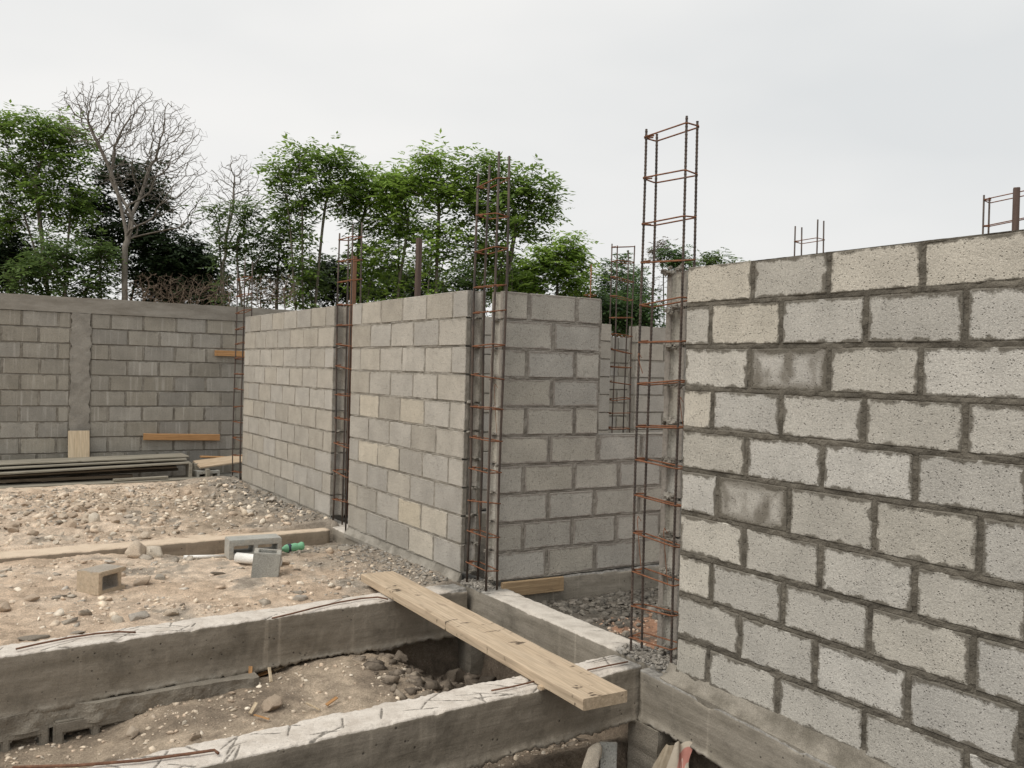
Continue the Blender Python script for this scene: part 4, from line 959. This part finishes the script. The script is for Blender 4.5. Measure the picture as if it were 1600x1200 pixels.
# heap of lumps in the far yard
r2 = random.Random(77)
for i in range(46):
    px = r2.gauss(120, 62); py = r2.gauss(815, 20)
    if px < 2 or px > 330 or py < 775 or py > 850: continue
    p = on(px, py, 'z', .05)
    if not 4.62 < p[1] < 7.9 or p[0] > -.15: continue
    stone('tan', i % 10, p[0], p[1], r2.uniform(.028, .068), 'rough pale lump in the stone heap of the far yard', 'stones heaped in the far yard', rot=(r2.uniform(-.4, .4), r2.uniform(-.4, .4), r2.uniform(0, 6)))
for i in range(26):
    px = r2.uniform(10, 330); py = r2.uniform(1085, 1190); p = on(px, py, 'z', -.45)
    if p[1] < .45 or p[1] > 1.6: continue
    stone('tan', i % 10, p[0], p[1], r2.uniform(.02, .045), 'pale stone lying in the pit at the bottom left', 'stones in the pit at the bottom left', rot=(r2.uniform(-.4, .4), r2.uniform(-.4, .4), r2.uniform(0, 6)))
# rubbish under the beam corner
p = on(925, 1182, 'y', .02); stone('tan', 6, p[0], p[1], .075, 'tall brown stone below the near beam corner', z=p[2]-.03, sc=(.55, .6, 1.5), rot=(.1, .25, .4))
p = on(951, 1190, 'y', -.02); V, Fc = cbox(.075, .03, .22, .004, .004)
o = link('block_shard', fix_normals(mesh_py('block_shard', V, Fc, M_BLK_L)), None, (p[0], p[1], p[2]-.03)); o.rotation_euler = (R_(-12), R_(3), R_(-25)); tag(o, 'flat grey block shard standing below the near beam corner', 'block shard')
# wood chips in the pit
for i, (px, py, an, ti) in enumerate(((393, 1068, 1.2, 1.0), (424, 1070, 1.5, .9), (415, 1060, .2, .1), (398, 1112, .9, .3), (410, 1122, 2.4, .2), (490, 1112, 2.3, .3), (520, 1108, .5, .2), (438, 1054, .4, .1))):
    p = on(px, py, 'z', -.36); V, Fc = cbox(.085, .018, .006, .001, .002)
    z = gz(p[0], p[1])
    o = link('wood_chip', fix_normals(mesh_py('wood_chip', V, Fc, M_PLY if i % 2 else M_BRWOOD)), None, (p[0], p[1], z+.012+.035*abs(math.sin(ti)))); o.rotation_euler = (.3, -ti, an); tag(o, 'splinter of light wood lying in the pit between the beams', 'wood chip', 'wood splinters in the pit')

# ------------------------------------------------------------------ torn cement sack
s = NT('sack_paper'); P, t = s.coords(False); n = s.noise(s.scalevec(P, (9, 9, 2)), 3, 4)
s.col(s.mix(s.rng(n, .3, .7), (.33, .27, .195), (.45, .39, .30))); s.bump(n, .6, .02); M_SACK = s.m
s = NT('sack_print'); P, t = s.coords(False); uv = s.n('ShaderNodeUVMap'); sp = s.n('ShaderNodeSeparateXYZ'); s.l(uv.outputs[0], sp.inputs[0])
dx = s.math('SUBTRACT', sp.outputs[0], .60); dy = s.math('SUBTRACT', sp.outputs[1], .52)
rr = s.math('SQRT', s.math('ADD', s.math('MULTIPLY', dx, dx), s.math('MULTIPLY', dy, dy)))
red = s.math('MULTIPLY', s.math('MULTIPLY', s.rng(sp.outputs[0], .28, .34), s.rng(sp.outputs[1], .25, .30)), s.math('SUBTRACT', 1.0, s.rng(sp.outputs[1], .80, .84)))
ring = s.math('MULTIPLY', s.rng(rr, .07, .085), s.math('SUBTRACT', 1.0, s.rng(rr, .115, .13)))
c = s.mix(red, (.44, .385, .31), (.42, .19, .155)); c = s.mix(ring, c, (.56, .40, .34)); s.col(c); s.bump(s.noise(P, 30, 3), .4, .01); M_SPRINT = s.m
sk = on(1046, 1190, 'y', -.04); sack = empty('cement_sack', (sk[0]-.01, sk[1]-.02, sk[2]-.055), 0, label='torn beige cement sack with red print stuffed below the near wall beam', cat='sack')
U, W = np.meshgrid(np.linspace(0, 2*np.pi, 36, endpoint=False), np.linspace(0, 1, 16), indexing='ij')
rad = (.085*(1-W**2.2*.8))*(1+.07*np.sin(U*5+W*3)+.05*np.sin(U*9-W*6)); Vv = np.stack([rad*np.cos(U)*1.05, rad*np.sin(U)*.7, W*.20-.07], -1)
me = mesh_np('sack_body', Vv.transpose(1, 0, 2).reshape(-1, 3), grid_faces(16, 36, True), M_SACK, True); link('sack_body', me, sack)
nu, nv = 18, 12; U, W = np.meshgrid(np.linspace(0, 1, nu), np.linspace(0, 1, nv), indexing='ij')
A = np.array([-.05, -.075, .175]); B = np.array([.015, -.095, .165]); Cc = np.array([-.135, -.11, -.05]); Dd = np.array([-.02, -.135, .07])
G = (A*(1-U)[..., None]+B*U[..., None])*W[..., None]+(Cc*(1-U)[..., None]+Dd*U[..., None])*(1-W)[..., None]
G[..., 1] += .012*np.sin(U*7+W*4); G[..., 2] += .01*np.sin(U*9)
G2 = G.copy(); G2[..., 1] += .004
Fq = np.vstack([grid_faces(nu, nv), grid_faces(nu, nv)[:, ::-1]+nu*nv]); me = mesh_np('sack_flap', np.vstack([G.reshape(-1, 3), G2.reshape(-1, 3)]), Fq, M_SPRINT, True)
ul = me.uv_layers.new(name='UVMap'); uvs = np.tile(np.stack([U, W], -1).reshape(-1, 2), (2, 1)); li = np.zeros(len(me.loops), np.int32); me.loops.foreach_get('vertex_index', li); ul.data.foreach_set('uv', uvs[li].astype(np.float32).ravel())
link('sack_flap', me, sack); sack.scale = (1.3, 1.2, 1.15)

# ------------------------------------------------------------------ trees
def grow(base, att, D=.28, infl=2.6, kill=.42, up=.12, iters=200, seed=0, stems=(), wig=.18, fork=None):
    r = np.random.default_rng(seed); att = att.copy(); nodes = [np.array(base, float)]; par = [-1]
    cen = att.mean(0); lowest = att[:, 2].min()
    # stems rise from the base and fan out towards the crown
    if fork is not None:
        fk = np.array(fork, float); n = max(2, int(np.linalg.norm(fk-nodes[0])/D))
        for i in range(1, n+1):
            nodes.append(np.array(base)+(fk-np.array(base))*i/n+np.array([.05*math.sin(i/n*5), .03*math.sin(i/n*4), 0])*(i < n)); par.append(len(nodes)-2)
    root_i = len(nodes)-1
    for tg in stems:
        par_i = root_i; p = nodes[root_i].copy(); p0 = p.copy(); tg = np.array(tg, float); ln = np.linalg.norm(tg-p); n = max(3, int(ln*.8/D)); c1 = p+(tg-p)*np.array([.25, .25, .55]); wob = r.normal(0, .05, 3)
        for i in range(1, n+1):
            t = i/n*.86; q = (1-t)**2*p0+2*t*(1-t)*c1+t*t*tg + np.array([wob[0]*math.sin(t*9), wob[1]*math.sin(t*8), 0]); nodes.append(q); par.append(par_i); par_i = len(nodes)-1
    N = np.array(nodes); d2 = np.sqrt(np.maximum((att**2).sum(1)[:, None]+(N**2).sum(1)[None]-2*att@N.T, 1e-12)); near = d2.argmin(1); nd = d2.min(1)
    for it in range(iters):
        if not len(att): break
        act = nd < infl
        if not act.any():
            act = nd < nd.min()+.3
        vec = (att[act]-N[near[act]])/nd[act][:, None]; acc = np.zeros((len(N), 3)); np.add.at(acc, near[act], vec); cnt = np.bincount(near[act], minlength=len(N))
        ids = np.nonzero(cnt)[0]; dv = acc[ids]/cnt[ids][:, None]; dv += r.normal(0, wig, dv.shape); dv[:, 2] += up; dv /= np.linalg.norm(dv, axis=1)[:, None]+1e-9
        new = N[ids]+dv*D; o = len(N); N = np.vstack([N, new]); par += ids.tolist()
        dn = np.sqrt(np.maximum((att**2).sum(1)[:, None]+(new**2).sum(1)[None]-2*att@new.T, 1e-12)); j = dn.argmin(1); m = dn.min(1); b = m < nd; near[b] = o+j[b]; nd[b] = m[b]
        k = nd > kill; att, near, nd = att[k], near[k], nd[k]
        if len(N) > 9000: break
    return N, np.array(par)
def branch_mesh(N, par, tip, expo, base, sides=5):
    n = len(N); acc = np.zeros(n); ch = [[] for _ in range(n)]
    for i in range(1, n): ch[par[i]].append(i)
    for i in range(n-1, -1, -1):
        if not ch[i]: acc[i] = tip**expo
        if par[i] >= 0: acc[par[i]] += acc[i]
    rad = acc**(1/expo); mb = MB(); stack = [(0, None)]; 
    while stack:
        s0, fr = stack.pop(); pts = [N[fr]-base] if fr is not None else []; rr = [min(rad[fr], rad[s0]*1.15)] if fr is not None else []; i = s0
        while True:
            pts.append(N[i]-base); rr.append(rad[i])
            if not ch[i]: break
            c = sorted(ch[i], key=lambda q: -rad[q]); stack += [(q, i) for q in c[1:]]; i = c[0]
        if len(pts) > 1:
            rr[-1] = tip*.5; mb.tube(pts, rr, sides if rr[0] > .03 else 3, False)
    return mb, rad, ch
def leaves(P, n_each, size, spread, r, droop=.35, pairs=3):
    """compound leaves: returns verts, quads, per-vertex tone"""
    n = len(P)*n_each; p = np.repeat(P, n_each, 0)+r.normal(0, spread, (n, 3))
    az = r.uniform(0, 2*np.pi, n); el = r.normal(.12, .38, n); d = np.stack([np.cos(az)*np.cos(el), np.sin(az)*np.cos(el), np.sin(el)], -1)
    sd = np.stack([-np.sin(az), np.cos(az), r.normal(0, .25, n)], -1); sz = size*r.uniform(.5, 1.4, n)
    tone = np.clip(r.normal(.45, .32, n), 0, 1)
    Vs, T = [], []
    for i in range(pairs+1):
        t = (i+.6)/(pairs+.6)
        c = p+d*(sz*t)[:, None]; c[:, 2] -= droop*sz*t*t
        for s in ((-1, 1) if i < pairs else (0,)):
            ax = sd*s*.85+d*.55 if s else d.copy(); ax[:, 2] -= .25; ax /= np.linalg.norm(ax, axis=1)[:, None]
            L_ = (sz*.48*(1-.25*abs(t-.5)))[:, None]; w = np.cross(ax, np.array([0, 0, 1.0])+r.normal(0, .25, (n, 3))); w /= np.linalg.norm(w, axis=1)[:, None]+1e-9; wd = L_*.22
            q = np.stack([c, c+ax*L_*.45+w*wd, c+ax*L_, c+ax*L_*.45-w*wd], 1); Vs.append(q); T.append(np.repeat(np.clip(tone+r.normal(0, .1, n), 0, 1), 4).reshape(n, 4))
    V = np.concatenate(Vs, 0).reshape(-1, 3); t = np.concatenate(T, 0).reshape(-1); return V, np.arange(len(V)).reshape(-1, 4), t
LEAF = {'mid': m_leaf('leaf_mid', (.048, .090, .020), (.225, .335, .070)), 'bright': m_leaf('leaf_bright', (.075, .135, .026), (.30, .43, .085)),
        'dark': m_leaf('leaf_dark', (.014, .026, .012), (.055, .088, .036), .2), 'cool': m_leaf('leaf_cool', (.030, .062, .024), (.11, .185, .06)), 'dusk': m_leaf('leaf_dusk', (.038, .068, .022), (.15, .225, .065), .3), 'brown': m_leaf('leaf_brown', (.08, .065, .05), (.14, .115, .08))}
def tree(name, label, base_px, dep, blobs, leaf=None, n_att=260, n_leaf=3, size=.42, tip=.009, bark=None, seed=0, D=.28, kill=.45, infl=2.6, up=.12, cat='tree', group='trees behind the boundary wall', thin=.026, expo=2.35, ddep=None, spread=.10, shell=.55, zb=-.1, stems=4, airy=120, wig=.16, fork=None):
    r = np.random.default_rng(seed+900); k = dep/F_PX; A = []
    if leaf: n_att = int(n_att*7.5); D *= .5; kill *= .30; size *= .64; tip *= .62; n_leaf = max(1, (n_leaf+5)//2)
    area = np.array([b[2]*b[3] for b in blobs], float); area /= area.sum()
    up_v = np.array([0, 0, 1.0]); fw_v = np.array([FW[0], FW[1], 0])
    for (cx, cy, rx, ry), w in zip(blobs, area):
        m = max(6, int(n_att*w)); c = at_depth(cx, cy+(9 if leaf and airy else 0), dep); rd = (ddep or min(rx, 60))*k
        def place(u, sx, sy, sd): return RT[None]*(u[:, :1]*sx*k)+up_v[None]*(u[:, 1:2]*sy*k)+fw_v[None]*(u[:, 2:]*sd)
        if leaf and airy:
            ns = max(3, int(rx*ry/airy)); u = r.normal(0, 1, (ns, 3)); u /= np.linalg.norm(u, axis=1)[:, None]; u *= (r.random(ns)**.38)[:, None]
            u[:, 1] = np.where(r.random(ns) < .4, np.abs(u[:, 1]), u[:, 1]); cc = c+place(u, rx*.9, ry*.9, rd*.9)
            v = r.normal(0, 1, (m, 3)); v /= np.linalg.norm(v, axis=1)[:, None]; v *= (r.random(m)**.45)[:, None]
            ws = r.uniform(.6, 1.3, ns)[r.integers(0, ns, m)][:, None]; ci = r.integers(0, ns, m)
            A.append(cc[ci]+place(v*ws, 15, 8, 15*k))
        else:
            u = r.normal(0, 1, (m, 3)); u /= np.linalg.norm(u, axis=1)[:, None]
            u *= (shell+(1-shell)*r.random(m)**.6)[:, None] if shell else (r.random(m)**.5*1.16)[:, None]
            A.append(c+place(u, rx, ry, rd))
    A = np.vstack(A); A = A[A[:, 2] > .25]
    b = at_depth(base_px[0], base_px[1], dep); base = np.array([b[0], b[1], zb])
    tg = [at_depth(q[0]+r.uniform(-.2, .2)*q[2], q[1]+q[3]*.45, dep+r.uniform(-.5, .5)*min(q[2], 60)*k) for q in sorted(blobs, key=lambda q: -q[2]*q[3])[:stems]]
    N, par = grow(base, A, D, infl, kill, up, seed=seed, stems=tg, wig=wig, fork=None if fork is None else at_depth(fork[0], fork[1], dep))
    mb, rad, ch = branch_mesh(N, par, tip, expo, base)
    root = empty(name, base, 0, label=label, cat=cat, group=group)
    mb.build('trunk', bark or M_BARK, root, True)
    if leaf:
        sel = np.array([i for i in range(len(N)) if rad[i] < thin and N[i][2] > .8]); P = N[sel]-base
        V, Q, t = leaves(P, n_leaf, size, spread, r)
        link('crown', mesh_np('crown', V, Q, LEAF[leaf], False, {'v': t}), root)
    return root
tree('leafy_tree', 'green tree with slanting stems at the far left edge', (95, 470), 19, [(55, 200, 75, 38), (115, 245, 35, 50), (25, 255, 45, 55), (80, 300, 55, 45), (5, 330, 30, 40), (125, 330, 25, 40)], 'mid', 420, 3, .40, seed=1, shell=.3)
tree('leafy_tree', 'low green tree right above the boundary wall at left', (110, 475), 18, [(95, 395, 55, 45), (130, 430, 40, 35), (50, 430, 50, 30), (150, 390, 30, 30)], 'dusk', 240, 4, .38, seed=2, shell=.25)
tree('bare_tree', 'tall leafless tree with a fan of grey twigs', (195, 472), 18, [(175, 185, 85, 52), (235, 215, 75, 55), (280, 285, 46, 60), (135, 170, 40, 30), (215, 270, 60, 40), (298, 335, 26, 40)], None, 5600, 0, tip=.0042, bark=M_BARKP, seed=3, D=.12, kill=.10, infl=1.9, shell=.0, expo=2.6, wig=.20, stems=6, fork=(200, 375))
tree('leafy_tree', 'dark sparse tree behind the tall leafless tree', (180, 472), 21, [(200, 270, 70, 26), (150, 330, 40, 50), (240, 305, 40, 40), (190, 380, 60, 50), (235, 370, 40, 40)], 'dark', 380, 4, .42, seed=4, shell=.2)
tree('dense_tree', 'almost black dense round tree behind the dry brush', (290, 475), 21, [(290, 415, 50, 58), (255, 435, 50, 42), (325, 445, 25, 35)], 'dark', 420, 7, .42, seed=5, shell=.35, kill=.4, airy=60)
tree('dense_tree', 'almost black dense bush low at the left edge', (18, 475), 20, [(15, 405, 45, 58), (-30, 400, 40, 60)], 'dark', 260, 7, .42, seed=6, shell=.35, airy=60)
tree('bare_tree', 'small pale leafless tree right of the dark round tree', (352, 475), 19, [(362, 290, 38, 36), (345, 340, 28, 40), (395, 310, 26, 36), (375, 260, 20, 18)], None, 1900, 0, tip=.0042, bark=M_BARKP, seed=7, D=.12, kill=.10, infl=1.9, shell=.0, expo=2.6, wig=.2, stems=4, fork=(353, 400))
tree('leafy_tree', 'slender green tree below the small pale leafless tree', (372, 475), 18, [(330, 325, 26, 18), (375, 330, 38, 24), (400, 365, 30, 30), (345, 380, 26, 26)], 'dusk', 170, 2, .36, seed=8, shell=.2)
tree('leafy_tree', 'dark leafy understorey tree behind the end cage', (420, 478), 19, [(410, 420, 40, 42), (450, 370, 40, 50), (470, 430, 45, 36)], 'dusk', 300, 4, .38, seed=9, shell=.25)
tree('leafy_tree', 'broad green tree, tallest of the middle row at left', (480, 478), 18, [(440, 258, 32, 28), (475, 245, 45, 24), (525, 250, 34, 24), (490, 300, 60, 34), (545, 300, 22, 30), (440, 320, 25, 20)], 'mid', 330, 3, .38, seed=10, shell=.25)
tree('leafy_tree', 'green tree right of the broad tall one, behind the slot cage', (540, 478), 18.6, [(580, 285, 42, 30), (555, 330, 30, 34), (600, 345, 32, 40), (575, 400, 35, 36), (560, 275, 28, 20), (605, 285, 24, 20)], 'bright', 340, 3, .38, seed=11, shell=.25)
tree('leafy_tree', 'thin stemmed green tree just left of the dark timber post', (618, 478), 18, [(622, 300, 36, 36), (640, 350, 30, 40), (610, 400, 30, 30), (640, 280, 26, 22)], 'bright', 280, 3, .38, seed=12, shell=.25)
tree('leafy_tree', 'tall green tree just right of the dark timber post', (685, 478), 17.6, [(680, 245, 38, 24), (660, 285, 36, 30), (700, 300, 36, 40), (690, 370, 36, 40), (720, 275, 24, 30)], 'bright', 340, 3, .38, seed=13, shell=.25)
tree('leafy_tree', 'wide dark green tree behind the corner cage', (765, 478), 18, [(765, 258, 46, 24), (825, 285, 42, 36), (790, 310, 60, 44), (740, 300, 30, 40), (760, 390, 45, 40), (815, 350, 40, 36), (845, 310, 26, 30)], 'mid', 560, 4, .40, seed=14, shell=.25)
tree('leafy_tree', 'bushy bright green tree right of the corner cage', (860, 482), 20, [(880, 385, 36, 38), (845, 415, 45, 40), (895, 430, 34, 36), (815, 440, 36, 30)], 'bright', 380, 6, .42, seed=15, shell=.35)
for i, (px, py, rx, ry, lf) in enumerate(((525, 430, 55, 42, 'dark'), (600, 440, 46, 32, 'dusk'), (662, 430, 34, 40, 'dusk'), (725, 435, 34, 36, 'dusk'), (800, 445, 40, 30, 'mid'), (905, 455, 36, 24, 'dusk'), (948, 478, 34, 26, 'cool'), (990, 482, 34, 24, 'cool'))):
    tree('leafy_bush', ('dark bush behind the back wall segment left of the slot cage', 'green bush behind the wall right of the slot cage', 'green bush around the foot of the timber post', 'green bush left of the corner cage', 'green bush right of the corner cage foot', 'low bush above the right end of the corner wall', 'dark bush filling the view left of the far cage', 'dark bush behind the far cage in the window opening')[i],
         (px, 485), 20.5, [(px, py, rx, ry), (px+10, py+18, rx*.8, ry*.6)], lf, 150, 6, .40, seed=30+i, shell=.3, cat='bush', group='bushes behind the walls')
for i, (px, top, w, dep) in enumerate(((948, 410, 15, 34), (972, 405, 13, 36), (992, 422, 14, 33), (1003, 440, 15, 30))):
    tree('pointed_tree', ('pointed dark tree just right of the corner wall end', 'pointed dark tree directly behind the far cage, tallest of its row', 'pointed dark tree right behind the far cage', 'pointed dark tree just left of the tall near cage')[i],
         (px, 520), dep, [(px, top+6, w*.22, 14), (px, top+28, w*.55, 18), (px, top+55, w*.9, 22), (px, top+88, w*1.15, 26)], 'cool', 300, 6, .50, seed=50+i, shell=.15, ddep=w, D=.35, kill=.5, airy=0, stems=1, group='pointed trees in the distance')
tree('sparse_tree', 'thin brownish far tree between the bars of the tall cage', (1036, 520), 30, [(1036, 384, 22, 13), (1030, 400, 14, 12)], 'brown', 120, 1, .32, seed=60, shell=.1, ddep=20)
tree('leafy_tree', 'small green far tree beside the top of the mortared wall end', (1058, 520), 29, [(1058, 395, 16, 20), (1070, 410, 14, 16)], 'cool', 110, 4, .40, seed=61, shell=.2, ddep=18)
tree('leafy_tree', 'far tree crown peeking over the near wall top', (1130, 520), 27, [(1105, 402, 26, 10), (1150, 407, 28, 8)], 'dusk', 130, 3, .40, seed=62, shell=.2, ddep=22)
# dry brush above the boundary wall
for i, (px, w) in enumerate(((225, 30), (265, 32), (310, 36), (350, 30), (400, 34), (440, 26))):
    tree('dry_brush', ('brown dry brush at the foot of the tall leafless tree', 'brown dry brush left of the dark round tree', 'brown dry brush in front of the dark round tree', 'brown dry brush around the small leafless tree', 'brown dry brush right behind the end cage', 'brown dry brush above the back wall segment')[i],
         (px, 490), 13.5, [(px, 458, w, 20), (px+8, 445, w*.7, 18)], None, 900, 0, tip=.0024, bark=M_BRUSH, seed=70+i, D=.07, kill=.065, infl=.9, shell=.0, up=.0, cat='dry brush', group='dry brush behind the boundary wall', expo=3.1, ddep=35, wig=.06, stems=2)
